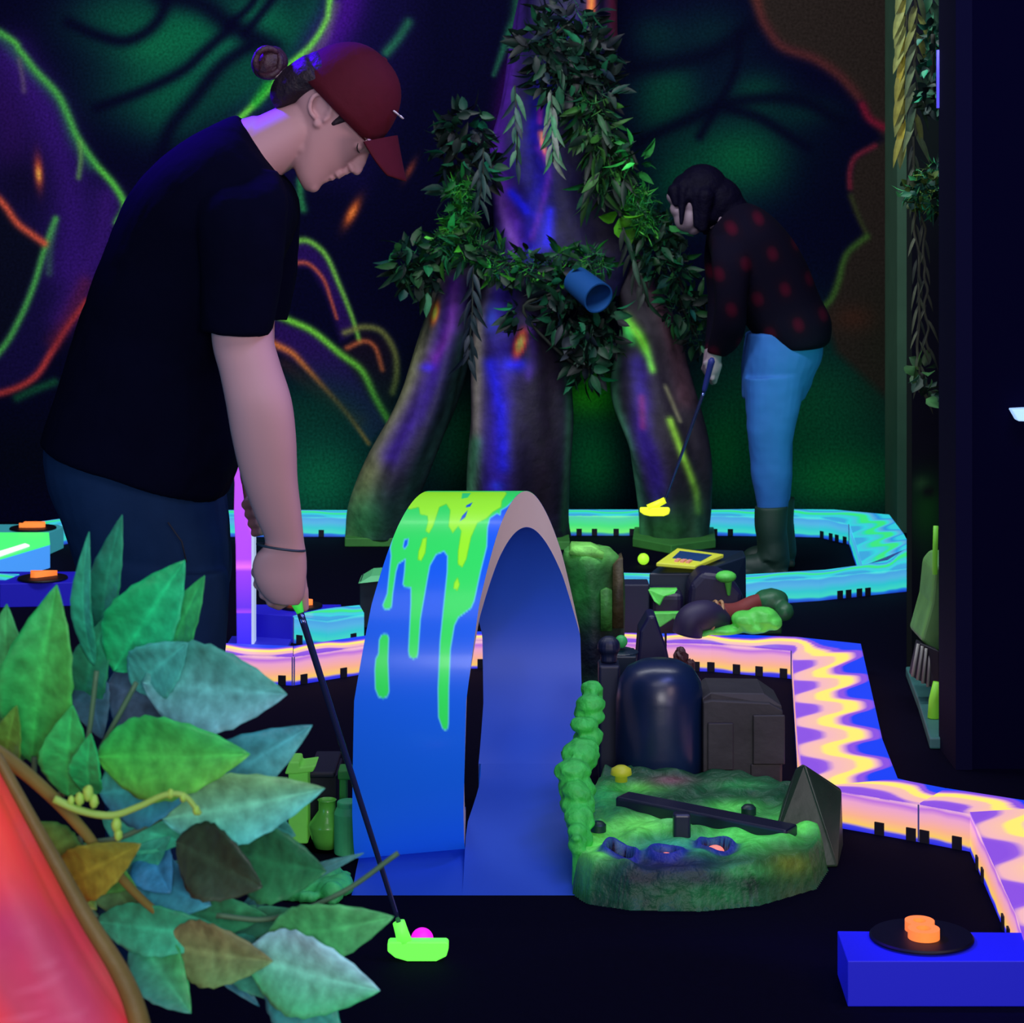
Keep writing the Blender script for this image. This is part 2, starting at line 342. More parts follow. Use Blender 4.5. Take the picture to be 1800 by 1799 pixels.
b = MB(); n1, n2 = UU.shape; id2 = np.arange(n1*n2).reshape(n1, n2); qf = np.stack([id2[:-1, :-1], id2[:-1, 1:], id2[1:, 1:], id2[1:, :-1]], -1).reshape(-1, 4)
b.add(np.stack([UU, np.full_like(UU, 6.63), ZZ], -1).reshape(-1, 3), qf.tolist(), c2.lin()); b.box((px0, 6.632, 0), (px0+1.2, 6.72, 3.2), lin((20, 26, 24)))
tag(b.build('wall_side', painted('panel_paint', 0.85, 0.1), smooth=False, origin=(px0, 6.65, 0), paint=True), kind='structure')
b = MB(); xa = (1577-CX)/F*9.3; b.box((xa, 9.3, 0), (xa+0.30, 9.6, 3.2)); tag(b.build('trim_2', mat('pillar_grey', (54, 92, 66), 0.8, noise=.3, scale=8), smooth=False, origin=(xa, 9.4, 0)), kind='structure')

# ------------------------------------------------------------------ glowing lane curbs
def ramp_node(nt, stops, x, y=0):
    r = nt.nodes.new('ShaderNodeValToRGB'); e = r.color_ramp.elements
    e[0].position = stops[0][0]; e[0].color = (*lin(stops[0][1]), 1); e[1].position = stops[-1][0]; e[1].color = (*lin(stops[-1][1]), 1)
    for p, c in stops[1:-1]: k = e.new(p); k.color = (*lin(c), 1)
    return r
def curb_top_mat(name, stops, strength=1.0):
    m = bpy.data.materials.new(name); m.use_nodes = True; nt = m.node_tree; N = nt.nodes; L = nt.links; bs = N['Principled BSDF']
    uv = N.new('ShaderNodeUVMap'); uv.uv_map = 'curb'; sp = N.new('ShaderNodeSeparateXYZ'); L.new(uv.outputs[0], sp.inputs[0])
    def mth(op, a, b=None):
        n = N.new('ShaderNodeMath'); n.operation = op
        for i, x in enumerate((a, b)):
            if x is None: continue
            if isinstance(x, (int, float)): n.inputs[i].default_value = x
            else: L.new(x, n.inputs[i])
        return n.outputs[0]
    s0 = mth('SINE', mth('MULTIPLY', sp.outputs['Y'], 2*PI/0.29)); s = mth('SUBTRACT', mth('MULTIPLY', s0, 1.5), mth('MULTIPLY', mth('MULTIPLY', s0, s0), mth('MULTIPLY', s0, .5)))
    wv = mth('MULTIPLY', s, 0.17)
    d = mth('ADD', mth('SUBTRACT', sp.outputs['X'], wv), 0.0)
    r = ramp_node(nt, stops, 0); L.new(d, r.inputs[0])
    L.new(r.outputs[0], bs.inputs['Emission Color']); bs.inputs['Emission Strength'].default_value = strength
    bs.inputs['Base Color'].default_value = (.02, .02, .05, 1); bs.inputs['Roughness'].default_value = .35
    return m
def curb_side_mat(name, stops, alt, strength=1.0):
    m = bpy.data.materials.new(name); m.use_nodes = True; nt = m.node_tree; N = nt.nodes; L = nt.links; bs = N['Principled BSDF']
    uv = N.new('ShaderNodeUVMap'); uv.uv_map = 'curb'; sp = N.new('ShaderNodeSeparateXYZ'); L.new(uv.outputs[0], sp.inputs[0])
    nz = N.new('ShaderNodeTexNoise'); nz.inputs['Scale'].default_value = 7; nz.inputs['Detail'].default_value = 1
    cb = N.new('ShaderNodeCombineXYZ'); L.new(sp.outputs['Y'], cb.inputs[0]); L.new(cb.outputs[0], nz.inputs['Vector'])
    ad = N.new('ShaderNodeMath'); ad.operation = 'MULTIPLY_ADD'; L.new(nz.outputs[0], ad.inputs[0]); ad.inputs[1].default_value = .3; L.new(sp.outputs['X'], ad.inputs[2])
    sb = N.new('ShaderNodeMath'); sb.operation = 'SUBTRACT'; L.new(ad.outputs[0], sb.inputs[0]); sb.inputs[1].default_value = .15
    r = ramp_node(nt, stops, 0); L.new(sb.outputs[0], r.inputs[0])
    L.new(r.outputs[0], bs.inputs['Emission Color']); bs.inputs['Emission Strength'].default_value = strength
    bs.inputs['Base Color'].default_value = (.05, .05, .08, 1); bs.inputs['Roughness'].default_value = .4
    return m
BL = (10, 60, 245); PU = (140, 80, 225); PE = (248, 186, 190); YE = (255, 240, 110)
OT = curb_top_mat('curb_top_orange', [(0, PU), (.1, (150, 90, 225)), (.2, PE), (.4, (252, 196, 170)), (.46, YE), (.6, YE), (.66, PE), (.74, PU), (.8, PU), (.86, BL), (1, BL)], 1.0)
OS = curb_side_mat('curb_side_orange', [(0, (20, 30, 230)), (.1, (60, 60, 230)), (.18, (255, 205, 90)), (.4, (255, 180, 140)), (.75, (240, 165, 205)), (.9, (190, 110, 225)), (1, (250, 190, 215))], None, .95)
CB = (40, 150, 235); CG = (60, 235, 130); CC = (50, 220, 225)
CT = curb_top_mat('curb_top_cyan', [(0, (60, 170, 225)), (.15, CC), (.3, (70, 200, 225)), (.4, (40, 225, 180)), (.46, CG), (.6, CG), (.68, CC), (.76, (90, 180, 225)), (.88, (40, 150, 230)), (1, (50, 210, 225))], .95)
CS = curb_side_mat('curb_side_cyan', [(0, (10, 60, 200)), (.12, (20, 120, 230)), (.2, (60, 225, 200)), (.45, (40, 205, 215)), (.7, (80, 185, 235)), (.9, (70, 170, 235)), (1, (80, 235, 230))], None, .9)
GS = curb_side_mat('curb_side_green', [(0, (10, 60, 200)), (.12, (20, 150, 160)), (.2, (110, 250, 110)), (.5, (60, 235, 120)), (.9, (70, 215, 170)), (1, (120, 255, 170))], None, .9)
SLOT = mat('slot_black', (6, 4, 26), 0.8)
SKIRT = mat('curb_foot_blue', (15, 35, 220), 0.5, emit=.7)
def curb(inner, outer, tm, sm, label, group, hgt=0.085, slots=(), face=('in', 'out'), v0=0.0, endcap=True):
    """inner / outer: matching lists of ground-plan points (x, y); one lit curb section with top, side panels and cable slots"""
    inner = np.array(inner, float)[:, :2]; outer = np.array(outer, float)[:, :2]; mid = (inner+outer)/2
    root = empty('lane_curb', (mid[:, 0].mean(), mid[:, 1].mean(), 0), label, 'curb', group); root['kind'] = 'thing'
    def addstrip(name, A, B, mt, vlen, flip=False):
        n = len(A); V = np.vstack([A, B])-np.array(root.location); Fc = []; me = bpy.data.meshes.new(name)
        for i in range(n-1): Fc.append((i, i+1, n+i+1, n+i) if not flip else (i, n+i, n+i+1, i+1))
        # give the strip real thickness with a solidify modifier
        me.from_pydata(V.tolist(), [], Fc); me.materials.append(mt); uvl = me.uv_layers.new(name='curb')
        for p in me.polygons:
            for li in p.loop_indices:
                vi = me.loops[li].vertex_index; uvl.data[li].uv = (0.0 if vi < n else 1.0, vlen[vi % n])
        o = bpy.data.objects.new(name, me); C.objects.link(o); o.parent = root
        sl = o.modifiers.new('solid', 'SOLIDIFY'); sl.thickness = 0.006; sl.offset = -1
        return o
    def sub(A, k=8):
        A = np.array(A, float); t = np.linspace(0, len(A)-1, (len(A)-1)*k+1); i = np.minimum(t.astype(int), len(A)-2); f = (t-i)[:, None]; return A[i]*(1-f)+A[i+1]*f
    I = sub(inner); O = sub(outer); Md = (I+O)/2; vl = v0+np.concatenate([[0], np.cumsum(np.linalg.norm(np.diff(Md, axis=0), axis=1))])
    z = lambda A, h: np.hstack([A, np.full((len(A), 1), h)])
    area2 = np.cross(I[1]-I[0], O[0]-I[0])
    addstrip('curb_top', z(I, hgt), z(O, hgt), tm, vl, area2 < 0)
    if 'in' in face: addstrip('side_panel', z(I, 0.0), z(I, hgt-.004), sm, vl, area2 < 0)
    if 'out' in face: addstrip('side_panel', z(O, 0.0), z(O, hgt-.004), sm, vl, area2 > 0)
    if endcap:
        for e in (0, -1):
            b = MB(); a = z(I, 0)[e]; c = z(O, 0)[e]; d = (c-a); d /= np.linalg.norm(d); nrm = np.array([-d[1], d[0], 0])*.004; m_ = (Md[1]-Md[0]) if e == 0 else (Md[-2]-Md[-1])
            if np.dot(nrm[:2], m_) < 0: nrm = -nrm
            b.prism([a, c, c+[0, 0, hgt-.004], a+[0, 0, hgt-.004]], nrm); b.build('end_panel', mat('curb_end_'+sm.name, (60, 60, 120), .5, emit=.5), root, smooth=False)
    for side, t in slots:
        A = I if side == 'in' else O; B = O if side == 'in' else I
        k = t*(len(A)-1); i = int(min(k, len(A)-2)); p = A[i]+(A[i+1]-A[i])*(k-i); d = A[i+1]-A[i]; d = d/np.linalg.norm(d); nn = np.array([-d[1], d[0]])
        if np.dot(nn, p-B[i]) < 0: nn = -nn
        b = MB(); q = [p-d*.011, p+d*.011, p+d*.011+nn*.004, p-d*.011+nn*.004]
        b.prism([(x, y, 0) for x, y in q], (0, 0, .028)); b.build('cable_slot', SLOT, root, smooth=False)
    return root
tp = lambda x, y: T(x, y, 0.085)
def tps(*a): return [tp(*q) for q in a]
OG = 'orange glowing curb sections around the loop'; CG_ = 'cyan glowing curb sections around the far lane'
curb(tps((330, 1146), (420, 1150), (515, 1153)), tps((330, 1128), (420, 1132), (515, 1136)), OT, OS, 'pink and orange lit curb section in front of the man\'s legs', OG, slots=(('in', .5), ('in', .9)), face=('in', 'out'))
curb(tps((516, 1153), (640, 1134), (700, 1126)), tps((516, 1136), (640, 1118), (700, 1111)), OT, OS, 'orange lit curb section running behind the putter shaft', OG, slots=(('in', .07), ('in', .35), ('in', .8)))
curb(tps((704, 1126), (940, 1124), (1168, 1128)), tps((704, 1111), (940, 1110), (1168, 1114)), OT, OS, 'orange lit curb section glimpsed through the slit of the loop', OG, slots=(('in', .3),))
curb(tps((1172, 1128), (1250, 1130), (1392, 1142)), tps((1172, 1114), (1250, 1114), (1400, 1120)), OT, OS, 'straight orange curb section behind the dark dome prop', OG, slots=(('in', .33), ('in', .5), ('in', .66), ('in', .8), ('in', .95)))
curb(tps((1392, 1142), (1393, 1158), (1402, 1300), (1416, 1385)), tps((1400, 1120), (1513, 1132), (1551, 1300), (1578, 1369)), OT, OS, 'wide wavy yellow and blue curb section to the right of the rock', OG, v0=.1)
curb(tps((1416, 1385), (1478, 1389), (1616, 1412)), tps((1578, 1369), (1600, 1374), (1662, 1386)), OT, OS, 'orange curb corner section beside the pointed rock', OG, slots=(('in', .75), ('in', .95)))
curb(tps((1617, 1412), (1705, 1428)), tps((1663, 1386), (1870, 1418)), OT, OS, 'orange curb section with cable slots past the corner', OG, slots=(('in', .1), ('in', .75)))
curb(tps((1705, 1428), (1745, 1514), (1785, 1602), (1800, 1650)), tps((1870, 1418), (1930, 1500), (1990, 1600), (2010, 1650)), OT, OS, 'wavy orange curb section leading down to the numbered box', OG, slots=(('in', .12), ('in', .2), ('in', .5), ('in', .58), ('in', .8)), v0=.08)
# cyan curbs
curb(tps((380, 907), (620, 907)), tps((380, 897), (620, 897)), CT, CS, 'cyan lit curb section behind the man against the mural', CG_, slots=(('in', .77),), face=('in', 'out'))
curb(tps((985, 905), (1060, 905), (1124, 905)), tps((985, 896), (1060, 896), (1124, 896)), CT, GS, 'green lit curb section between the tree roots', CG_, slots=(('in', .22), ('in', .4), ('in', .68), ('in', .9)))
curb(tps((1238, 905), (1340, 906)), tps((1238, 896), (1340, 895)), CT, CS, 'cyan lit curb section beside the tree root near the boots', CG_, slots=(('in', .18), ('in', .45)))
curb(tps((1344, 906), (1440, 908), (1493, 920)), tps((1344, 895), (1466, 896), (1563, 905)), CT, CS, 'cyan lit curb section behind the woman\'s boots', CG_, slots=(('in', .55), ('in', .7), ('in', .8), ('in', .93)))
curb(tps((1493, 920), (1505, 955), (1517, 993)), tps((1563, 905), (1588, 938), (1600, 960)), CT, CS, 'wide wavy cyan and green curb section on the far right', CG_, v0=.2)
curb(tps((1600, 997), (1550, 1002), (1500, 1007), (1440, 1013), (1313, 1021), (1240, 1027)), tps((1600, 960), (1560, 985), (1517, 993), (1450, 1002), (1313, 1010), (1240, 1016)), CT, CS, 'blue lit curb section closing the far lane in front of the boots', CG_, slots=(('in', .3), ('in', .36), ('in', .43), ('in', .48), ('in', .75)))
curb(tps((1145, 1016), (1090, 1015)), tps((1145, 1008), (1090, 1007)), CT, CS, 'short pale cyan curb piece left of the yellow panel device', CG_)
curb(tps((515, 1083), (575, 1090), (640, 1078)), tps((560, 1072), (590, 1068), (632, 1064)), CT, CS, 'cyan curb section joined to the blue box behind the putter shaft', CG_, slots=(('in', .1), ('in', .85)))
curb(tps((102, 922), (150, 912)), tps((50, 920), (128, 909)), CT, CS, 'small cyan curb piece beside the green panelled box', CG_)
# --- numbered tee boxes
ORN = mat('neon_orange', (255, 130, 55), 0.5, emit=.85)
def digit(ch, loc, hgt, wd, rot=0.0, parent=None, th=0.017):
    cu = bpy.data.curves.new('digit', 'FONT'); cu.body = ch; cu.extrude = th/2; cu.align_x = 'CENTER'; cu.align_y = 'CENTER'; cu.size = 1.0; cu.offset = 0.012
    cu.extrude = .5; tmp = bpy.data.objects.new('t', cu); C.objects.link(tmp); bpy.context.view_layer.update()
    dg = bpy.context.evaluated_depsgraph_get(); me = bpy.data.meshes.new_from_object(tmp.evaluated_get(dg)); bpy.data.objects.remove(tmp)
    n = len(me.vertices); co = np.zeros(n*3); me.vertices.foreach_get('co', co); co = co.reshape(-1, 3)
    co -= (co.max(0)+co.min(0))/2; ext = co.max(0)-co.min(0); co = co/ext*[wd, hgt, th]
    R = np.array(Matrix.Rotation(rot, 3, 'Z')); co = co@R.T+[0, 0, th/2]; me.vertices.foreach_set('co', co.ravel()); me.materials.clear(); me.materials.append(ORN); me.update()
    o = bpy.data.objects.new('number', me); C.objects.link(o); o.parent = parent; o.location = tuple(np.array(loc)-np.array(parent.location)); return o
def teebox(corners, h, label, m, disc, dr, ch, dw, dh, drot=0.0, front=None):
    c = np.array([T(x, y, h) for x, y in corners]); c[:, 2] = 0; ctr = c.mean(0)
    root = empty('number_box', ctr, label, 'number box', 'numbered boxes at the ends of the lanes')
    b = MB(); b.prism(c, (0, 0, h)); o = b.build('box_body', m, root, smooth=False, bevel=.002)
    d = T(*disc, h+.004); b = MB(); b.lathe([d[0], d[1], h], [(dr*.9, 0), (dr, .003), (dr, .006), (dr*.97, .009), (dr*.2, .010), (0, .010)], 56); b.build('disc', mat('black_disc', (5, 5, 16), .5, spec=.3), root, sharp=40)
    digit(ch, (d[0], d[1], h+.010), dh, dw, drot, root)
    return root
BOX = mat('blue_box', (22, 26, 205), .6, emit=.22); BOX2 = mat('blue_box_dark', (20, 14, 180), .6, emit=.2)
teebox([(1490, 1690), (1840, 1690), (1840, 1640), (1472, 1637)], .08, 'blue box at the lower right with an orange 8 on a black disc', BOX, (1620, 1648), .0925, '8', .056, .1)
teebox([(0, 1027), (146, 1024), (146, 1005), (-30, 1005)], .08, 'blue box at the left edge under the lower orange number', BOX2, (75, 1017), .085, '7', .09, .05)
teebox([(440, 1078), (513, 1083), (560, 1072), (600, 1063), (450, 1063)], .085, 'blue box behind the man\'s hand with a disc and orange number', BOX2, (528, 1066), .07, '6', .08, .04)
GB = mat('green_lit_panel', (70, 235, 110), .5, emit=.85)
bx = teebox([(-60, 937), (86, 937), (112, 926), (100, 922), (-60, 922)], .085, 'pale green lit box at the far left under the upper orange number', mat('teal_box', (60, 160, 170), .5, emit=.35), (58, 929), .09, '5', .1, .05)
tp5 = [T(x, y, .086) for x, y in ((-60, 938), (86, 938), (88, 958), (0, 984), (-60, 1002))]
b = MB(); b.prism([(p[0], p[1], 0) for p in tp5], (0, 0, .084)); b.build('lit_side', mat('cyan_lit_side', (70, 150, 235), .5, emit=.7), bx, smooth=False)
b = MB(); b.prism(tp5, (0, 0, .004)); b.build('lit_panel', GB, bx, smooth=False)
b = MB(); b.prism([T(x, y, .091) for x, y in ((-60, 1000), (-60, 990), (44, 958), (52, 961), (0, 979))], (0, 0, .006)); b.build('light_strip', mat('white_strip', (220, 255, 220), .5, emit=1), bx, smooth=False)
# pale curb piece left of the lower number
curb([T(-60, 1020, .08), T(10, 1020, .08)], [T(-60, 1008, .08), T(34, 1011, .08)], CT, CS, 'cyan curb piece touching the blue box at the left edge', CG_, hgt=.083, endcap=False)

# ------------------------------------------------------------------ the loop-the-loop
YC, ZC, RO, TH, WD = 5.0, 0.377, 0.373, 0.08, 0.228
def ringyz(p, rr, wf):
    p = np.asarray(p, float); a = np.radians(p); low = p > 180; k = (rr-.275*0)/RO
    y = YC+rr*np.cos(a); z = ZC+rr*np.sin(a)
    yl = YC-rr+(rr-.098)*(1-np.cos(a-np.pi))-.075*(.5-wf)*np.clip(-np.sin(a), 0, 1)**3
    return np.where(low, yl, y), z
def xc(p): return np.interp(p, [-90, -30, 0, 30, 60, 90, 120, 150, 180, 220, 270], [.03, .048, .045, .006, -.042, -.088, -.135, -.178, -.207, -.214, -.214])
ph = np.linspace(-92, 272, 560); wv = np.linspace(-.5, .5, 150)
loop = empty('loop_ramp', (-.08, YC, 0), 'tall blue loop-the-loop mini golf obstacle with green slime drips', 'obstacle')
PH, WV = np.meshgrid(ph, wv, indexing='ij'); R_ = RO
XO = xc(PH)+WV*WD*(1-.06*np.sin(np.radians(np.clip(PH, 0, 180)))); YO, ZO = ringyz(PH, RO, WV)
G3 = np.stack([XO, YO, ZO], -1); pu, pv = proj(G3); z3 = lambda L: [(x/3.6+600, y/3.6+850) for x, y in L]
cl = Canvas(pu, pv, (22, 96, 224))
green = z3([(480, 20), (400, 110), (375, 160), (370, 200), (335, 230), (325, 330), (310, 410), (315, 460), (290, 700), (262, 770), (270, 792), (285, 800), (305, 795), (318, 780), (325, 700), (345, 560), (360, 510), (405, 480), (400, 560), (390, 640), (402, 655), (440, 660), (440, 760), (425, 1060), (430, 1095), (455, 1110), (478, 1102), (485, 1080), (500, 860), (545, 600), (560, 520), (600, 450), (650, 430), (672, 460), (670, 560), (645, 800), (625, 1000), (612, 1300), (615, 1480), (640, 1550), (655, 1562), (672, 1555), (678, 1520), (680, 1300), (690, 1050), (715, 900), (740, 850), (820, 790), (840, 745), (850, 700), (880, 560), (920, 400), (925, 280), (940, 220), (985, 190), (1005, 200), (1010, 170), (1045, 150), (1110, 90), (1190, 60), (1190, 20)])
front = (np.sin(np.radians(PH-180)) < .3)
cl.fill(green, (52, 232, 96), 1.6, edge=(90, 205, 215), ew=1.4)
cl.fill(z3([(400, 355), (425, 350), (420, 390), (400, 415), (390, 400)]), (22, 96, 224), 1.6, edge=(90, 205, 215), ew=1.2)
cl.fill(z3([(240, 990), (255, 960), (270, 955), (290, 957), (300, 975), (295, 1120), (302, 1320), (290, 1350), (265, 1362), (235, 1350), (215, 1300), (212, 1180), (218, 1110), (235, 1080)]), (48, 228, 92), 1.6, edge=(90, 205, 215), ew=1.4)
YL = (160, 255, 42)
for poly in ([(480, 56), (440, 80), (405, 140), (430, 165), (490, 150), (500, 195), (545, 205), (550, 240), (535, 300), (555, 315), (580, 270), (600, 210), (620, 150), (665, 130), (690, 170), (680, 270), (705, 312), (740, 270), (760, 300), (740, 430), (738, 510), (765, 530), (790, 480), (820, 340), (860, 250), (920, 220), (960, 180), (1010, 150), (1015, 110), (1045, 65), (1030, 40), (500, 40)],
             [(515, 350), (540, 345), (535, 400), (530, 440), (505, 490), (485, 480), (490, 430), (505, 390)], [(735, 600), (748, 640), (735, 675), (710, 665), (715, 630)]):
    cl.fill(z3(poly), YL, 1.8, edge=(120, 225, 40), ew=.8)
cl.fill(z3([(790, 140), (830, 120), (815, 148), (790, 152)]), (20, 90, 200), 1.4); cl.fill(z3([(765, 205), (800, 170), (785, 215), (750, 240)]), (20, 90, 200), 1.4)
cl.fill(z3([(765, 62), (820, 62), (800, 90), (760, 98)]), (52, 220, 120), 1.4)
back = PH < 88; cl.rgb[back] = np.where((cl.rgb[back][:, 1:2] > -1), np.array([22, 96, 224.]), 0)
cl.rgb[back & (PH > 70)] = (52, 225, 96)
n1, n2 = PH.shape; idx = np.arange(n1*n2).reshape(n1, n2)
qf = np.stack([idx[:-1, :-1], idx[:-1, 1:], idx[1:, 1:], idx[1:, :-1]], -1).reshape(-1, 4)
b = MB(); b.add(G3.reshape(-1, 3), qf.tolist(), cl.lin()); b.build('slime_wrap', painted('glossy_wrap', .3, .25, coat=.1, emit=.35), loop, paint=True)
p2 = np.linspace(-62, 272, 150)
def ringpt(p, wf, rr): yy, zz_r = ringyz(p, rr, wf); return np.array([xc(p)+wf*WD*(1-.06*math.sin(math.radians(min(max(p, 0), 180)))), float(yy), float(zz_r)])
b = MB(); V_ = [ringpt(p, s_, RO-TH) for p in p2 for s_ in (-.5, -.17, .17, .5)]
b.add(V_, [(i*4+k, i*4+4+k, i*4+5+k, i*4+1+k) for i in range(len(p2)-1) for k in range(3)]); b.build('inner_track', mat('blue_track', (40, 88, 200), .5, noise=.12, scale=4), loop)
b = MB()
for s_ in (-.5, .5):
    V_ = [ringpt(p, s_, rr) for p in p2 for rr in (RO-.0005, RO-TH+.0005)]; b.add(V_, [(i*2, i*2+1, i*2+3, i*2+2) for i in range(len(p2)-1)])
b.build('side_edge', mat('pale_edge', (255, 224, 196), .6, noise=.08, scale=5), loop)
b = MB()  # launch ramp and base plate
inn = [(YC+(RO-TH)*math.cos(math.radians(p)), ZC+(RO-TH)*math.sin(math.radians(p))) for p in (-90, -80, -70, -62)]
pr = [(4.565, 0.0), (4.62, .005), (4.68, .013), (4.75, .026), (4.82, .043), (4.88, .060), (4.94, .074)]+inn
def sec(y, z):
    l = np.interp(y, [4.565, 4.86, 4.92, 5.0, 5.1, 5.2], [-.10, -.098, -.088, -.078, -.070, -.070]); r_ = np.interp(y, [4.565, 4.9, 5.0, 5.2], [.1256, .132, .142, .158])
    return np.array([(l, y, 0), (r_, y, 0), (r_, y, z+.0005), (l, y, z+.0005)])
b.rings([sec(y, z) for y, z in pr]); b.prism([(-.322, 4.565, 0), (-.322, 4.62, .004), (-.322, 4.70, .010), (-.322, 4.86, .012), (-.322, 4.86, 0)], (.224, 0, 0)); b.build('launch_plate', _M['blue_track'], loop, sharp=30)
b = MB(); b.ell(P(874, 1450, 4.93), .012, n=12, m=8); b.build('bolt_cap', mat('bolt_blue', (50, 60, 240), .3, emit=.4), loop)

# ------------------------------------------------------------------ putters and balls
def putter(name, grip_a, grip_b, shaft_b, head_c, head_len, head_h, head_d, hm, gm, label, r=.0055, gr=.013):
    root = empty(name, (head_c[0], head_c[1], 0), label, 'putter')
    ga, gb, sb = map(np.array, (grip_a, grip_b, shaft_b))
    t = np.linspace(0, 1, 14)[:, None]; b = MB(); b.tube(ga+(gb-ga)*t, np.r_[gr*.6, np.linspace(gr*1.12, gr*.8, 12), gr*.5], 14); b.build('grip', gm, root)
    b = MB(); tt = np.linspace(0, 1, 30)[:, None]; b.tube(gb+(sb-gb)*tt, np.linspace(r*1.2, r*.85, 30), 12); b.build('shaft', mat('black_shaft', (74, 86, 140), .15, spec=.9, metal=.8), root)
    b = MB(); L = head_len/2; prof = [(-L, 0), (-L*.97, .3), (-L*.8, -.05)]
    # head: rounded bottom boat shape
    top = [(-L, .92), (-L*.92, 1.0), (L*.93, 1.0), (L, .9)]; bot = [(L, .62), (L*.93, .25), (L*.6, .0), (-L*.35, 0.), (-L*.75, .18), (-L, .5)]
    pts = [(x, 0, z*head_h) for x, z in top+bot]; c = np.array(head_c)
    b.prism([c+np.array([x, -head_d/2, z]) for x, _, z in pts], (0, head_d, 0)); b.build('putter_head', hm, root, bevel=.003, sharp=50)
    b = MB(); d = sb-gb; d /= np.linalg.norm(d); he = c+np.array([-L*.45, 0, head_h*.9]); b.tube([sb-d*.001, sb+(he-sb)*.5, he], [.0115, .0125, .014], 14); b.build('hosel', hm, root)
    return root
NG = mat('neon_green', (110, 250, 80), .45, emit=.8); NY = mat('neon_yellow', (225, 240, 40), .45, emit=.8)
hb = T(735, 1690, 0)
putter('putter', P(448, 862, 4.27), P(528, 1078, 4.14), P(701, 1622, 4.185), (hb[0], 4.185, 0.002), .112, .036, .026, NG, mat('green_grip', (60, 225, 70), .6, emit=.4), 'neon green headed putter held by the man in the cap')
b = MB(); b.ell(T(742, 1672, 0)+[0, .0, .0213], .0213, n=32, m=20); tag(b.build('golf_ball', mat('neon_magenta', (240, 25, 225), .5, emit=.85)), 'magenta golf ball lying behind the green putter head', 'golf ball')
b = MB(); b.ell(T(1131, 993, 0)+[0, 0, .0213], .0213, n=28, m=18); tag(b.build('golf_ball', mat('neon_lime', (170, 250, 50), .5, emit=.8)), 'lime yellow golf ball on the black floor of the far lane', 'golf ball')
putter('putter', P(1252, 630, 8.15), P(1237, 690, 8.2), P(1169, 880, 8.25), (P(1151, 905, 8.25)[0], 8.25, P(1151, 907, 8.25)[2]), .108, .030, .026, NY, mat('blue_grip', (30, 40, 120), .6), 'yellow headed putter held out by the bending woman', r=.0055, gr=.011)

# ------------------------------------------------------------------ the man
SKIN = mat('skin', (190, 146, 152), .55, spec=.25)
YM = 4.25; PXM = YM/F   # metres per pixel at the man's depth
def M(px, py, dy=0.0): return P(px, py, YM+dy)*1.0
def Mw(px, py, dy=0.0):  # same spot in the picture plane of the man, moved in depth only
    p = P(px, py, YM); p[1] += dy; return p
def pear(x, y, u=0): return None
def sect(b, secs, k=4, n=28, sq=2.3):
    """secs: (xL, yL, xR, yR, half depth m, depth offset m): loft of superelliptic rings whose silhouette runs through L and R"""
    A = crom(np.array(secs, float), k); R = []
    th = np.linspace(0, 2*PI, n, endpoint=False); ct, st = np.cos(th), np.sin(th)
    ct = np.sign(ct)*np.abs(ct)**(2/sq); st = np.sign(st)*np.abs(st)**(2/sq)
    for s_ in A:
        L = P(s_[0], s_[1], SY); Rr = P(s_[2], s_[3], SY); c = (L+Rr)/2+[0, s_[5], 0]; h = (Rr-L)/2
        R.append(c+ct[:, None]*h+st[:, None]*np.array([0, s_[4], 0]))
    b.rings(R)
SY = YM
man = empty('person', (Mw(290, 900)[0], YM, 0), 'man in a black t-shirt and maroon cap leaning over his putt', 'person')
# body skin: head, neck, arms, hands, legs under the trousers
b = MB(); f_ = np.array([.466, 0, -.885]); u_ = np.array([.885, 0, .466]); AX = [f_, u_, [0, 1, 0]]
def EL(x, y, rf, ru, rs, dy=0.0, ax=AX): b.ell(Mw(x, y, dy*PXM), np.array([rf, ru, rs])*PXM, ax, 24, 16)
def HP(U_, F_, S_=0): return Mw(571+.885*U_+.466*F_, 194-.466*U_+.885*F_, -S_*PXM)
def EH(U_, F_, S_, ru, rf, rs): b.ell(HP(U_, F_, S_), np.array([rf, ru, rs])*PXM, AX, 28, 18)
def headloft(secs, k=5, n=56, nar=.2):
    A = crom(np.array(secs, float), k); RR = []; th = np.linspace(0, 2*PI, n, endpoint=False); ct, st = np.cos(th), np.sin(th)
    for U_, f1, b1, w1 in A:
        cx = np.sign(ct)*np.abs(ct)**.92; sy = np.sign(st)*np.abs(st)**.92*(1-nar*np.clip(ct, 0, 1)**1.3)
        RR.append(np.array([HP(U_, (f1+b1)/2+(f1-b1)/2*cx[i], w1*sy[i]) for i in range(n)]))
    b.rings(RR)
headloft([(-97, 106, 78, 14), (-92, 113, 52, 26), (-80, 118, 22, 37), (-62, 113, 0, 46), (-45, 109, -30, 53), (-25, 108, -62, 59), (0, 102, -84, 65), (20, 99, -92, 68), (35, 101, -96, 70), (50, 100, -92, 69), (75, 86, -78, 60), (98, 62, -58, 46), (114, 36, -36, 30), (122, 14, -18, 14)])
b.cap(HP(28, 101), HP(2, 120), 6.5*PXM, 8*PXM); EH(10, 108, 0, 15, 12, 10); EH(0, 120, 0, 8.5, 8.5, 9); EH(-5, 113, 9, 6, 9, 6); EH(-5, 113, -9, 6, 9, 6); EH(-16, 110, 0, 8, 9, 7)
EH(-26, 109, 0, 7, 9, 17); EH(-33, 111, 0, 4.5, 8, 17); EH(-45, 108, 0, 5.5, 8.5, 15); EH(-56, 106, 0, 8, 8, 16); EH(-80, 107, 0, 13, 13, 20)
EH(45, 97, 0, 8, 10, 44)
for s_ in (-1, 1): EH(25, 84, s_*31, 8, 10, 10.5); EH(43, 88, s_*38, 7, 10, 14); EH(-60, 30, s_*40, 16, 26, 8)
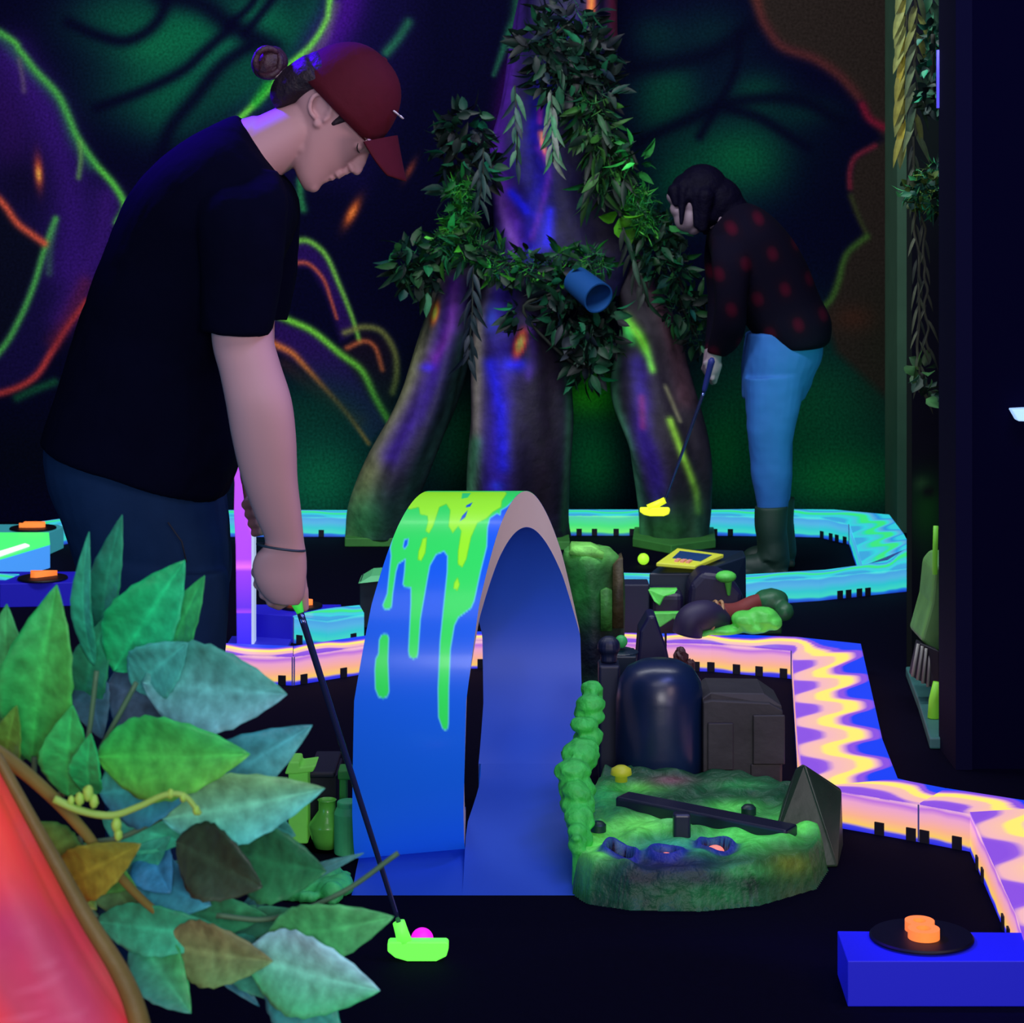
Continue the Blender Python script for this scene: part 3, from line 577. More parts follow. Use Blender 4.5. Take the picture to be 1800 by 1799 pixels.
for s_ in (-1, 1):                                          # ears
    c0 = np.array([572, 191]); prev = None
    for a in np.linspace(-70, 235, 12):
        r1 = 24 if a < 180 else 20; q_ = c0+np.array([math.cos(math.radians(a))*19-3, -math.sin(math.radians(a))*r1])
        p_ = Mw(q_[0], q_[1], s_*(68+3*math.sin(math.radians(a)))*PXM)
        if prev is not None: b.cap(prev, p_, 4.6*PXM, 4.6*PXM, 10)
        prev = p_
    EL(574, 195, 17, 13, 5, s_*61); EL(563, 219, 8, 8, 5, s_*62); EL(583, 200, 5, 8, 7, s_*64)
b.cap(Mw(535, 222), Mw(452, 268), 56*PXM, 64*PXM, 72, .9); b.cap(Mw(452, 264), Mw(375, 345), 61*PXM, 66*PXM, 72)
b.cap(Mw(375, 390), Mw(265, 600), 80*PXM, 90*PXM, 24, 1.1); b.cap(Mw(265, 600), Mw(240, 820), 90*PXM, 95*PXM, 24, 1.1)
# near arm (shoulder to wrist)
ND = -.19
sect(b, [(400, 360, 500, 360, .05, -.14), (400, 480, 500, 480, .052, ND), (396, 580, 498, 572, .053, ND), (410, 640, 510, 622, .052, ND-.005), (421, 690, 530, 684, .053, ND-.01), (430, 750, 537, 748, .050, ND+.0), (444, 820, 538, 822, .044, ND+.02), (464, 885, 543, 884, .036, ND+.04), (480, 932, 546, 932, .029, ND+.055), (464, 955, 549, 952, .029, ND+.06), (457, 978, 550, 978, .027, ND+.065), (462, 1004, 548, 1004, .026, ND+.07), (474, 1026, 544, 1028, .023, ND+.075), (488, 1040, 536, 1044, .018, ND+.078)], 5, 56)
HD = ND+.075
# four fingers curling round the grip, thumb down its far side
for (x1, y1, x2, y2, x3, y3, x4, y4, r1) in ((470, 972, 461, 990, 470, 1006, 490, 1004, 10), (474, 992, 465, 1010, 476, 1024, 498, 1020, 10), (484, 1010, 474, 1028, 488, 1040, 506, 1034, 9.5), (496, 1022, 486, 1042, 498, 1052, 514, 1046, 8.5)):
    pts = [Mw(x1, y1, HD-.004), Mw(x2, y2, HD+.012), Mw(x3, y3, HD+.034), Mw(x4, y4, HD+.052)]
    for i in range(3): b.cap(pts[i], pts[i+1], r1*PXM*(1-.06*i), r1*PXM*(.96-.08*i), 12)
b.cap(Mw(534, 985, HD+.01), Mw(540, 1022, HD+.022), 12*PXM, 9.5*PXM, 12); b.cap(Mw(541, 1022, HD+.022), Mw(543, 1054, HD+.03), 9.5*PXM, 7.5*PXM, 12)
# far arm and upper hand
b.cap(Mw(420, 380, .15), Mw(420, 610, .19), 50*PXM, 44*PXM, 18); b.cap(Mw(420, 610, .19), Mw(440, 850, .09), 44*PXM, 28*PXM, 18)
b.cap(Mw(440, 850, .09), Mw(452, 905, .055), 27*PXM, 27*PXM, 16, .8)
for i, (x, y) in enumerate(((441, 884), (446, 901), (451, 918), (456, 934))):
    pts = [Mw(x-8, y+2, .055), Mw(x-9, y+4, .005), Mw(x+6, y-2, -.018), Mw(x+22, y-8, -.012)]
    for k in range(3): b.cap(pts[k], pts[k+1], (9.3-.5*i)*PXM, (8.8-.5*i)*PXM, 12)
b.cap(Mw(455, 895, .04), Mw(470, 925, .02), 9*PXM, 8*PXM, 12)
# legs under the trousers, feet in the shoes
b.cap(Mw(255, 860, -.08), Mw(300, 1240, -.1), 85*PXM, 52*PXM, 18); b.cap(Mw(300, 1240, -.1), Mw(260, 1620, -.08), 52*PXM, 34*PXM, 18)
b.cap(Mw(235, 860, .08), Mw(260, 1240, .12), 85*PXM, 52*PXM, 18); b.cap(Mw(260, 1240, .12), Mw(240, 1620, .1), 52*PXM, 34*PXM, 18)
b.build('body', SKIN, man, remesh=.0026, smoothit=7)
# eyes lowered: lash lines, brows
for s_ in (1, -1): b = MB(); b.tube([HP(27, 80, s_*42), HP(22, 86, s_*43), HP(20, 92, s_*39), HP(21, 96, s_*33)], [.0006, .0013, .0013, .0008], 8); b.build('eyelashes', mat('lash_dark', (40, 28, 34), .8), man)
for s_ in (1, -1): b = MB(); b.tube([HP(42, 78, s_*55), HP(46, 88, s_*51), HP(46, 97, s_*43), HP(44, 103, s_*28)], [.001, .0024, .0024, .001], 8, flat=.5); b.build('eyebrow', mat('brow_brown', (92, 66, 60), .8), man)
# t-shirt
b = MB()
sect(b, [(418, 203, 498, 312, .075, 0), (392, 212, 508, 322, .13, 0), (345, 238, 520, 345, .185, 0), (290, 278, 522, 385, .215, 0), (240, 330, 505, 440, .22, 0), (205, 400, 470, 510, .205, 0), (172, 480, 436, 580, .19, 0), (142, 570, 418, 640, .178, 0), (112, 655, 424, 712, .178, 0), (86, 735, 430, 785, .18, 0), (76, 768, 404, 858, .18, 0), (78, 776, 390, 878, .176, 0)], 5, 40, 2.4)
for sg, sh in ((-1, 0), (1, -10)):
    sect(b, [(360+sh, 290, 500+sh, 300, .06, sg*.10), (362+sh, 350, 522+sh, 350, .075, sg*.165), (372+sh, 430, 520+sh, 425, .080, sg*.19), (376+sh, 500, 510+sh, 500, .076, sg*.195), (379+sh, 562, 498+sh, 570, .070, sg*.195), (380+sh, 569, 497+sh, 576, .068, sg*.195)], 4, 28)
shirt = b.build('t_shirt', mat('black_cotton', (4, 5, 24), .95, spec=.04, noise=.2, scale=14, bump=.5), man, remesh=.0045, smoothit=4)
tx = bpy.data.textures.new('folds', 'CLOUDS'); tx.noise_scale = .13; tx.noise_depth = 2
dm = shirt.modifiers.new('folds', 'DISPLACE'); dm.texture = tx; dm.strength = .014; dm.mid_level = .5; dm.texture_coords = 'LOCAL'
# trousers
b = MB()
sect(b, [(84, 745, 388, 800, .155, 0), (80, 790, 394, 860, .165, 0), (94, 860, 400, 915, .175, 0), (118, 930, 406, 980, .175, 0), (140, 1000, 404, 1035, .16, 0)], 4, 32, 2.3)
sect(b, [(160, 960, 408, 990, .095, -.085), (185, 1100, 410, 1120, .092, -.095), (205, 1250, 392, 1260, .080, -.1), (200, 1400, 350, 1400, .068, -.095), (205, 1560, 335, 1560, .06, -.09), (205, 1650, 335, 1650, .06, -.085)], 4, 28)
sect(b, [(140, 960, 380, 990, .095, .085), (152, 1100, 370, 1120, .09, .1), (178, 1250, 350, 1260, .08, .12), (178, 1400, 320, 1400, .068, .11), (180, 1520, 305, 1520, .06, .1), (180, 1600, 305, 1600, .06, .1)], 4, 28)
tr = b.build('trousers', mat('navy_denim', (16, 38, 70), .9, spec=.08, noise=.25, scale=10, bump=.5), man, remesh=.0055, smoothit=4)
dm = tr.modifiers.new('folds', 'DISPLACE'); dm.texture = tx; dm.strength = .016; dm.mid_level = .5; dm.texture_coords = 'LOCAL'
b = MB(); b.tube([Mw(322, 892, -.189), Mw(345, 925, -.187), Mw(352, 960, -.182)], .0016, 8); b.build('pocket_seam', mat('seam_dark', (7, 12, 34), .8), man)
for dy, xx in ((-.085, 275), (.1, 245)):
    b = MB(); g = Mw(xx, 1600, dy); g[2] = 0
    b.ell(g+[.02, 0, .045], [.12, .048, .045]); b.ell(g+[-.05, 0, .07], [.06, .045, .07]); b.ell(g+[.10, 0, .035], [.07, .045, .035]); b.box(g+[-.11, -.042, .002], g+[.15, .042, .02])
    b.build('shoe', mat('dark_shoe', (10, 10, 30), .6), man, remesh=.005, smoothit=4)
# hair: back of the head and bun
b = MB()
headloft([(-74, -38, -66, 22), (-64, -30, -80, 36), (-46, -30, -92, 50), (-24, -26, -98, 60), (0, -22, -101, 68), (16, -10, -102, 71)], nar=0)
headloft([(14, 30, -100, 66), (24, 52, -100, 71), (36, 62, -99, 73), (48, 62, -90, 70), (60, 50, -76, 58)], nar=.12)
for s_ in (-1, 1): b.cap(HP(34, 30, s_*62), HP(6, 31, s_*60), 10*PXM, 5*PXM); b.cap(HP(28, 0, s_*62), HP(44, 62, s_*52), 12*PXM, 10*PXM)
hr = b.build('hair', mat('brown_hair', (34, 20, 34), .6, spec=.4, noise=.6, scale=60, bump=.8), man, remesh=.003, smoothit=3)
b = MB(); b.ell(Mw(474, 111), np.array([30, 33, 30])*PXM, AX, 24, 16, jitter=.03)
for k in range(9):
    a = k*40; rr = 27*PXM; p0 = Mw(474, 111)
    pts = [p0+np.array([math.cos(t+a)*rr*.8, math.sin(a*1.3)*.022+math.cos(t*2)*.008-.010, math.sin(t+a)*rr*.9]) for t in np.linspace(0, 2.6, 9)]
    b.tube(pts, np.r_[.002, np.full(7, .0065), .002], 10)
b.cap(Mw(492, 128), Mw(515, 140), 15*PXM, 22*PXM); b.build('hair_bun', mat('bun_hair', (58, 26, 40), .55, noise=.6, scale=60, bump=.6), man, smoothit=1)
b = MB(); b.tube([Mw(478, 138, -.018), Mw(488, 134, -.026), Mw(498, 128, -.02)], .004, 8); b.build('hair_tie', mat('hair_tie', (150, 130, 130), .6), man)
# cap
b = MB(); c0 = Mw(588, 190); tv = np.array([.695, 0, -.72]); nv = np.array([.72, 0, .695]); n_ = 40; R = []
for k in range(15):
    e = k/14*PI/2*.985; cr = math.cos(e)**(2/2.35); sr = math.sin(e)**(2/2.2); th = np.linspace(0, 2*PI, n_, endpoint=False)
    R.append(c0+nv*sr*124*PXM+np.cos(th)[:, None]*tv*cr*99*PXM+np.sin(th)[:, None]*np.array([0, 1, 0])*cr*84*PXM)
b.rings(R); b.ell(c0+nv*123*PXM, np.array([3, 6, 6])*PXM, [nv, tv, [0, 1, 0]])
CAPM = mat('maroon_cloth', (72, 6, 24), .8, spec=.2, noise=.15, scale=40, bump=.2)
cp = b.build('cap_crown', CAPM, man)
b = MB(); gu = np.linspace(-1, 1, 25); gv = np.linspace(0, 1, 12); Vv = []
A0, A1, B0, B1 = map(np.array, ((699, 238), (715, 318), (646, 250), (686, 308)))
for off in (0, 1):
    for v_ in gv:
        for u1 in gu:
            k = abs(u1)**2; q_ = A0*(1-v_)+A1*v_; e_ = B0*(1-v_)+B1*v_; q_ = q_*(1-k)+e_*k
            vv = Mw(q_[0], q_[1]+4*math.sin(v_*3), u1*.082*math.sqrt(max(1-.42*v_**2.2, .1))); Vv.append(vv+np.array([-.003, 0, -.001])*off)
nU, nV = len(gu), len(gv); n0 = nU*nV; Fc = []
for j in range(nV-1):
    for i in range(nU-1):
        a = j*nU+i; Fc.append((a, a+1, a+nU+1, a+nU)); Fc.append((n0+a, n0+a+nU, n0+a+nU+1, n0+a+1))
for i in range(nU-1): a = (nV-1)*nU+i; Fc.append((a, a+1, n0+a+1, n0+a))
for j in range(nV-1):
    for a, d in ((j*nU, 1), (j*nU+nU-1, 0)): Fc.append((a, a+nU, n0+a+nU, n0+a))
b.add(Vv, Fc); b.build('cap_brim', CAPM, man)
b = MB(); pz = [(-.02, 0), (.02, 0)]
b.tube([Mw(694, 196, -.042), Mw(700, 201, -.036), Mw(703, 204, -.030)], .0028, 8, flat=.5); b.tube([Mw(704, 204, -.028), Mw(709, 209, -.020)], .003, 8, flat=.5); b.build('cap_embroidery', mat('white_thread', (225, 215, 225), .7), man)
b = MB(); th = np.linspace(0, 2*PI, 40); b.tube([Mw(507+40.5*math.cos(t), 942+6*math.cos(t+.2)+3*math.sin(t), ND+.055+.031*math.sin(t)) for t in th], .0022, 8); b.build('wristband', mat('dark_band', (30, 50, 70), .5), man)

# ------------------------------------------------------------------ the woman
YW = 8.37; PW = YW/F; SY = YW
def Ww(px, py, dy=0.0): p = P(px, py, YW); p[1] += dy; return p
wom = empty('person', (Ww(1380, 900)[0], YW, 0), 'woman in a dark plaid shirt, blue jeans and boots bending to putt', 'person')
b = MB(); aw = [[-.5, 0, -.866], [-.866, 0, .5], [0, 1, 0]]
def WE(x, y, a1, a2, a3, dy=0.0): b.ell(Ww(x, y, dy*PW), np.array([a1, a2, a3])*PW, aw, 20, 14)
WE(1222, 345, 42, 42, 36); WE(1212, 378, 32, 26, 28); WE(1220, 398, 16, 14, 16); WE(1196, 372, 14, 20, 22); WE(1190, 350, 14, 20, 24)
b.cap(Ww(1190, 365), Ww(1188, 380), 4*PW, 5*PW); WE(1198, 392, 7, 5, 9); WE(1206, 400, 6, 5, 9)
b.cap(Ww(1240, 370), Ww(1290, 390), 26*PW, 34*PW); b.cap(Ww(1305, 425), Ww(1390, 545), 38*PW, 40*PW, 20)
# arms: shoulder, elbow, wrist
for dy in (-.12, .12):
    b.cap(Ww(1280, 430, dy), Ww(1276, 540, dy), 13*PW, 11*PW); b.cap(Ww(1276, 540, dy), Ww(1258, 600, dy*.6), 11*PW, 10*PW); b.cap(Ww(1258, 600, dy*.6), Ww(1254, 622, dy*.35), 10*PW, 12*PW)
b.cap(Ww(1253, 622, -.045), Ww(1250, 648, -.04), 14*PW, 15*PW, 14)
for k in range(4): b.cap(Ww(1238+4*k, 636+9*k, -.06), Ww(1236+5*k, 648+8*k, -.02), 5.5*PW, 4.8*PW, 10); b.cap(Ww(1236+5*k, 648+8*k, -.02), Ww(1250+2*k, 650+7*k, .01), 4.8*PW, 4.4*PW, 10)
b.cap(Ww(1262, 640, -.05), Ww(1254, 670, -.04), 6*PW, 5*PW, 10)
b.cap(Ww(1253, 622, .045), Ww(1248, 650, .035), 14*PW, 13*PW, 14)
for dy, dx in ((-.09, 0), (.09, 6)):
    b.cap(Ww(1378+dx, 620, dy), Ww(1345+dx, 770, dy), 26*PW, 18*PW); b.cap(Ww(1345+dx, 770, dy), Ww(1352+dx, 980, dy), 18*PW, 13*PW)
b.build('body', mat('pale_skin', (132, 114, 126), .6), wom, remesh=.0045, smoothit=4)
b = MB(); WE(1236, 332, 44, 46, 40); WE(1262, 352, 42, 46, 38); WE(1204, 330, 26, 24, 34); WE(1280, 372, 36, 40, 34); WE(1188, 342, 15, 16, 26); WE(1215, 345, 22, 24, 40); WE(1240, 376, 22, 32, 40); b.cap(Ww(1199, 335, -.06), Ww(1195, 392, -.07), 9*PW, 4*PW); b.cap(Ww(1184, 335, -.03), Ww(1186, 358, -.045), 12*PW, 6*PW); b.cap(Ww(1222, 340, -.07), Ww(1222, 396, -.07), 10*PW, 6*PW)
b.cap(Ww(1236, 345, -.075), Ww(1232, 400, -.07), 17*PW, 9*PW); b.cap(Ww(1192, 342, -.05), Ww(1196, 356, -.055), 7*PW, 4*PW); b.cap(Ww(1250, 380), Ww(1240, 408), 24*PW, 6*PW)
b.build('hair', mat('black_hair', (5, 3, 22), .7, spec=.08, noise=.4, scale=50, bump=.5), wom, remesh=.006, smoothit=3)
# plaid shirt
def plaid():
    m = bpy.data.materials.new('plaid_flannel'); m.use_nodes = True; nt = m.node_tree; N = nt.nodes; L = nt.links; bs = N['Principled BSDF']
    tc = N.new('ShaderNodeTexCoord'); mp = N.new('ShaderNodeMapping'); mp.inputs['Rotation'].default_value = (0, .35, 0); L.new(tc.outputs['Object'], mp.inputs[0])
    sp = N.new('ShaderNodeSeparateXYZ'); L.new(mp.outputs[0], sp.inputs[0]); outs = []
    for ax, fr in (('X', 60.), ('Z', 46.)):
        a = N.new('ShaderNodeMath'); a.operation = 'MULTIPLY'; L.new(sp.outputs[ax], a.inputs[0]); a.inputs[1].default_value = fr
        s = N.new('ShaderNodeMath'); s.operation = 'SINE'; L.new(a.outputs[0], s.inputs[0]); g = N.new('ShaderNodeMapRange'); L.new(s.outputs[0], g.inputs[0]); g.inputs[1].default_value = -.9; g.inputs[2].default_value = 1.0; outs.append(g.outputs[0])
    mu = N.new('ShaderNodeMath'); mu.operation = 'MULTIPLY'; L.new(outs[0], mu.inputs[0]); L.new(outs[1], mu.inputs[1])
    r = ramp_node(nt, [(0, (7, 4, 22)), (.5, (14, 4, 20)), (1, (58, 5, 26))], 0); L.new(mu.outputs[0], r.inputs[0]); L.new(r.outputs[0], bs.inputs['Base Color']); bs.inputs['Roughness'].default_value = .9; bs.inputs['Specular IOR Level'].default_value = .1
    return m
b = MB()
sect(b, [(1242, 410, 1290, 352, .07, 0), (1244, 425, 1330, 362, .15, 0), (1250, 450, 1362, 385, .19, 0), (1262, 490, 1392, 420, .19, 0), (1290, 540, 1418, 465, .175, 0), (1310, 570, 1440, 520, .17, 0), (1326, 590, 1459, 560, .18, 0), (1345, 606, 1458, 596, .18, 0), (1356, 614, 1446, 608, .17, 0)], 5, 32)
for dy in (-1, 1):
    sect(b, [(1246, 415, 1310, 400, .05, dy*.11), (1244, 460, 1312, 455, .062, dy*.16), (1250, 520, 1306, 520, .056, dy*.16), (1248, 560, 1304, 575, .052, dy*.13), (1243, 595, 1292, 608, .046, dy*.08), (1240, 618, 1272, 626, .036, dy*.05)], 4, 24)
b.build('plaid_shirt', plaid(), wom, remesh=.007, smoothit=3)
b = MB()
sect(b, [(1312, 585, 1444, 580, .155, 0), (1304, 630, 1446, 618, .16, 0), (1304, 665, 1430, 660, .155, 0), (1306, 700, 1412, 700, .13, 0)], 4, 28)
sect(b, [(1304, 660, 1412, 655, .085, -.08), (1307, 720, 1400, 715, .08, -.085), (1310, 780, 1386, 778, .07, -.09), (1318, 830, 1386, 830, .062, -.09), (1326, 885, 1378, 885, .05, -.09), (1328, 905, 1374, 905, .048, -.09)], 4, 24)
sect(b, [(1320, 660, 1432, 650, .085, .08), (1330, 720, 1408, 710, .08, .09), (1345, 770, 1398, 768, .07, .1), (1352, 830, 1398, 830, .06, .1), (1356, 885, 1394, 885, .05, .1), (1358, 905, 1392, 905, .048, .1)], 4, 24)
jn = b.build('jeans', mat('blue_denim', (30, 92, 170), .8, noise=.15, scale=8, bump=.3), wom, remesh=.006, smoothit=3)
dm = jn.modifiers.new('folds', 'DISPLACE'); dm.texture = tx; dm.strength = .014; dm.mid_level = .5; dm.texture_coords = 'LOCAL'
for dy, xo, y1 in ((-.09, 0, 1006), (.12, 24, 985)):
    b = MB(); g = Ww(1350+xo, 900, dy); g[2] = 0
    sect(b, [(1322+xo, 885, 1380+xo, 882, .062, dy), (1322+xo, 920, 1378+xo, 920, .064, dy), (1328+xo, 955, 1376+xo, 955, .054, dy), (1324+xo, 975, 1378+xo, 975, .056, dy)], 4, 24)
    b.box(g+[-.11, -.045, 0.0], g+[.06, .045, .025]); b.ell(g+[-.05, 0, .035], [.085, .048, .045]); b.ell(g+[.02, 0, .06], [.05, .05, .07]); b.cap(g+[.01, 0, .08], g+[.0, 0, .2], .058, .056)
    b.build('boot', mat('dark_boot', (14, 46, 34), .6, noise=.3, scale=20), wom, remesh=.006, smoothit=3)

# ------------------------------------------------------------------ tree with painted roots
SYT = 9.1
def tsec(secs, nk=26, n=110, dep=None, seed=1):
    """bark loft: (xL,yL,xR,yR,half depth,depth offset); lumpy rings, returns rings"""
    A = crom(np.array(secs, float), nk); R = []; th = np.linspace(0, 2*PI, n, endpoint=False); rng = np.random.RandomState(seed); ph0 = rng.uniform(0, 6, 6)
    for k, s_ in enumerate(A):
        L = P(s_[0], s_[1], SYT); Rr = P(s_[2], s_[3], SYT); c = (L+Rr)/2+[0, s_[5], 0]; h = (Rr-L)/2; zc = c[2]
        f = 1+.06*np.sin(3*th+ph0[0]+zc*3)+.05*np.sin(5*th+ph0[1]-zc*4)+.025*np.sin(9*th+ph0[2]+zc*9)
        R.append(c+(f*np.cos(th))[:, None]*h+(f*np.sin(th))[:, None]*np.array([0, s_[4], 0]))
    return R
tree = empty('painted_tree', (.1, 9.25, 0), 'sculpted glow-painted tree with spreading roots against the mural', 'tree')
def treepart(name, secs, paintfn, seed, parent=tree):
    R = tsec(secs, seed=seed); V_ = np.vstack(R); u, v = proj(V_); cvs = Canvas(u, v, (18, 12, 34)); paintfn(cvs); b = MB(); b.rings(R); b.c = [np.clip(cvs.lin()*1.9, 0, 1)]
    return b.build(name, painted('bark_paint', .65, .3, bump=.5, scale=22, grain=.3), parent, paint=True)
def pL(c):
    c.stroke([(780, 480), (745, 580), (712, 690), (665, 790), (630, 880), (618, 950)], 30, (100, 104, 64), .9); c.blob(640, 920, 60, 60, (34, 110, 60), .8)
    c.stroke([(800, 500), (780, 600), (745, 700), (690, 800)], 24, (40, 18, 104), .85); c.stroke([(800, 500), (790, 580), (760, 640)], 12, (90, 26, 120), .7)
    c.stroke([(820, 600), (790, 720), (745, 820), (700, 900)], 22, (10, 40, 32), .8); c.blob(752, 646, 14, 9, (44, 24, 190), .8)
    c.blob(764, 550, 8, 22, (235, 100, 26), 1, 12, 3); c.blob(764, 550, 5, 14, (255, 200, 70), 1, 12, 3)
def pM(c):
    c.stroke([(862, 500), (845, 560), (840, 640), (838, 760), (828, 900)], 13, (112, 108, 84), .85); c.stroke([(835, 780), (826, 870), (820, 960)], 14, (40, 120, 70), .7)
    c.stroke([(880, 520), (882, 640), (875, 760), (872, 860)], 26, (38, 20, 130), .9); c.stroke([(862, 640), (880, 720), (885, 820)], 12, (24, 24, 190), .7)
    c.blob(905, 640, 30, 14, (24, 24, 205), .9); c.blob(865, 560, 14, 30, (24, 50, 160), .7); c.stroke([(930, 560), (940, 620), (930, 660)], 10, (56, 26, 130), .8)
    c.stroke([(960, 600), (965, 720), (955, 880)], 28, (16, 8, 22), .9); c.stroke([(985, 600), (1000, 680), (998, 800), (990, 930)], 8, (30, 70, 46), .7)
    c.blob(914, 604, 11, 28, (235, 60, 40), 1, 18, 3); c.blob(914, 604, 6.5, 18, (255, 190, 90), 1, 18, 3); c.blob(875, 855, 14, 10, (30, 50, 190), .7)
def pR(c):
    c.rgb[:] = (26, 22, 30)
    c.stroke([(1090, 560), (1076, 690), (1104, 780), (1122, 880), (1128, 950)], 12, (60, 120, 84), .85)
    c.stroke([(1100, 565), (1128, 600), (1146, 650)], 12, (120, 240, 50), .95, wd2=7); c.stroke([(1092, 560), (1110, 600)], 8, (60, 190, 80), .9)
    c.stroke([(1120, 640), (1128, 700), (1130, 760), (1150, 830), (1158, 890)], 20, (44, 24, 120), .85); c.stroke([(1128, 700), (1130, 750)], 7, (110, 30, 90), .7)
    c.stroke([(1120, 460), (1165, 540), (1195, 640), (1205, 700)], 20, (70, 44, 50), .8); c.stroke([(1178, 740), (1200, 800), (1222, 860), (1228, 900)], 7, (130, 190, 50), .9)
    c.stroke([(1170, 680), (1195, 740)], 4, (130, 130, 90), .7); c.blob(1170, 930, 60, 50, (30, 92, 40), .8); c.blob(1230, 920, 20, 60, (40, 90, 60), .6)
def pT(c):
    c.rgb[:] = (14, 10, 46)
    c.stroke([(900, -60), (890, 140), (870, 240), (885, 330), (905, 400), (915, 440)], 22, (70, 24, 130), .85); c.stroke([(1000, 60), (948, 200), (945, 330), (940, 440)], 24, (18, 8, 130), .95)
    c.stroke([(900, 340), (925, 370)], 9, (24, 24, 210), .9); c.stroke([(966, 370), (962, 430)], 9, (24, 20, 190), .9); c.blob(925, 290, 30, 40, (16, 8, 88), .8)
    c.stroke([(1000, 195), (1008, 215)], 5, (40, 50, 250), 1); c.stroke([(952, 235), (955, 258), (962, 282)], 5.5, (255, 120, 90), 1, wd2=4); c.stroke([(950, 190), (949, 215)], 5, (120, 20, 130), .9)
    c.stroke([(1035, -40), (1040, 0), (1038, 24)], 7, (255, 120, 50), .95); c.stroke([(1075, -60), (1078, 10), (1082, 60)], 14, (60, 8, 26), .85)
    c.stroke([(1040, 200), (1060, 300), (1070, 420)], 40, (18, 12, 26), .8); c.stroke([(870, 300), (885, 380), (910, 440)], 9, (110, 70, 150), .6); c.stroke([(945, 260), (965, 300), (950, 370), (935, 420)], 6, (70, 22, 130), .8)
treepart('root', [(800, 440, 880, 440, .12, .1), (770, 490, 845, 500, .12, .05), (738, 590, 830, 610, .13, 0), (702, 700, 800, 720, .14, -.03), (652, 800, 760, 815, .15, -.06), (622, 880, 735, 880, .15, -.06), (614, 940, 735, 940, .13, -.04)], pL, 3)
treepart('root', [(870, 430, 950, 430, .14, .12), (848, 500, 962, 500, .15, .03), (836, 580, 990, 580, .17, -.03), (832, 700, 1002, 700, .18, -.08), (826, 800, 996, 800, .19, -.1), (820, 900, 996, 900, .17, -.06), (818, 942, 1000, 942, .15, -.04)], pM, 5)
treepart('root', [(1030, 400, 1110, 400, .1, .12), (1075, 480, 1150, 480, .1, .06), (1090, 560, 1185, 560, .11, 0), (1072, 680, 1205, 660, .13, -.05), (1100, 780, 1240, 780, .14, -.1), (1120, 880, 1246, 880, .14, -.06), (1124, 940, 1244, 940, .13, -.04)], pR, 7)
treepart('trunk', [(930, -400, 1090, -400, .2, .25), (925, -120, 1088, -120, .2, .25), (900, 60, 1085, 60, .2, .22), (882, 180, 1085, 180, .2, .2), (868, 270, 1090, 270, .2, .16), (878, 360, 1098, 360, .2, .12), (872, 440, 1115, 440, .2, .08), (850, 520, 1090, 520, .18, .05)], pT, 9)
def plate(pts, z1, parent=tree):
    b = MB(); g = [T(x, y, 0) for x, y in pts]; b.prism(g, (0, 0, z1)); b.build('base_plate', mat('mossy_plate', (56, 130, 50), .7, noise=.4, scale=12), parent, smooth=False, bevel=.004)
plate([(606, 962), (745, 962), (745, 938), (608, 938)], .035); plate([(1112, 962), (1180, 975), (1258, 964), (1254, 936), (1116, 936)], .035); plate([(800, 968), (1002, 968), (998, 938), (806, 938)], .035)
b = MB(); pa = P(1012, 492, 8.75); pb = P(1072, 540, 8.55); d = (pb-pa)/np.linalg.norm(pb-pa)
b.lathe(pa, [(.035, 0), (.055, .005), (.058, .06), (.062, .17), (.056, .17), (.05, .05), (0, .05)], 36, axis=d); tag(b.build('spout_pipe', mat('blue_pipe', (22, 76, 140), .5), sharp=50), 'short blue pipe jutting from the tree trunk foliage', 'pipe')

# ------------------------------------------------------------------ foliage
LEAFM = painted('leaf_paint', .55, .35, grain=.25, scale=40)
def leaf(b, base, d, side, L, Wd, col, bend=.25, fold=.25, n=5, shade=None):
    base = np.asarray(base, float); d = np.asarray(d, float); d = d/np.linalg.norm(d); side = np.asarray(side, float); side = side-d*np.dot(side, d); side /= np.linalg.norm(side)+1e-9; nr = np.cross(d, side)
    V_ = []; Fc = []; cc = []; col = np.asarray(col, float)
    for i in range(n+1):
        t = i/n; wdt = Wd*.5*(math.sin(PI*min(1, t**.8))**.85)*(1-.15*t)+.0001; c = base+d*L*t-nr*bend*L*t*t
        for s_ in (-1, -.5, 0, .5, 1): V_.append(c+side*wdt*s_+nr*fold*wdt*abs(s_)**1.3); cc.append(col*(1.12 if s_ == 0 else 1-.10*(i % 2)))
    for i in range(n):
        for k in range(4): a = i*5+k; Fc.append((a, a+1, a+6, a+5))
    b.add(V_, Fc, np.clip(np.array(cc), 0, 1))
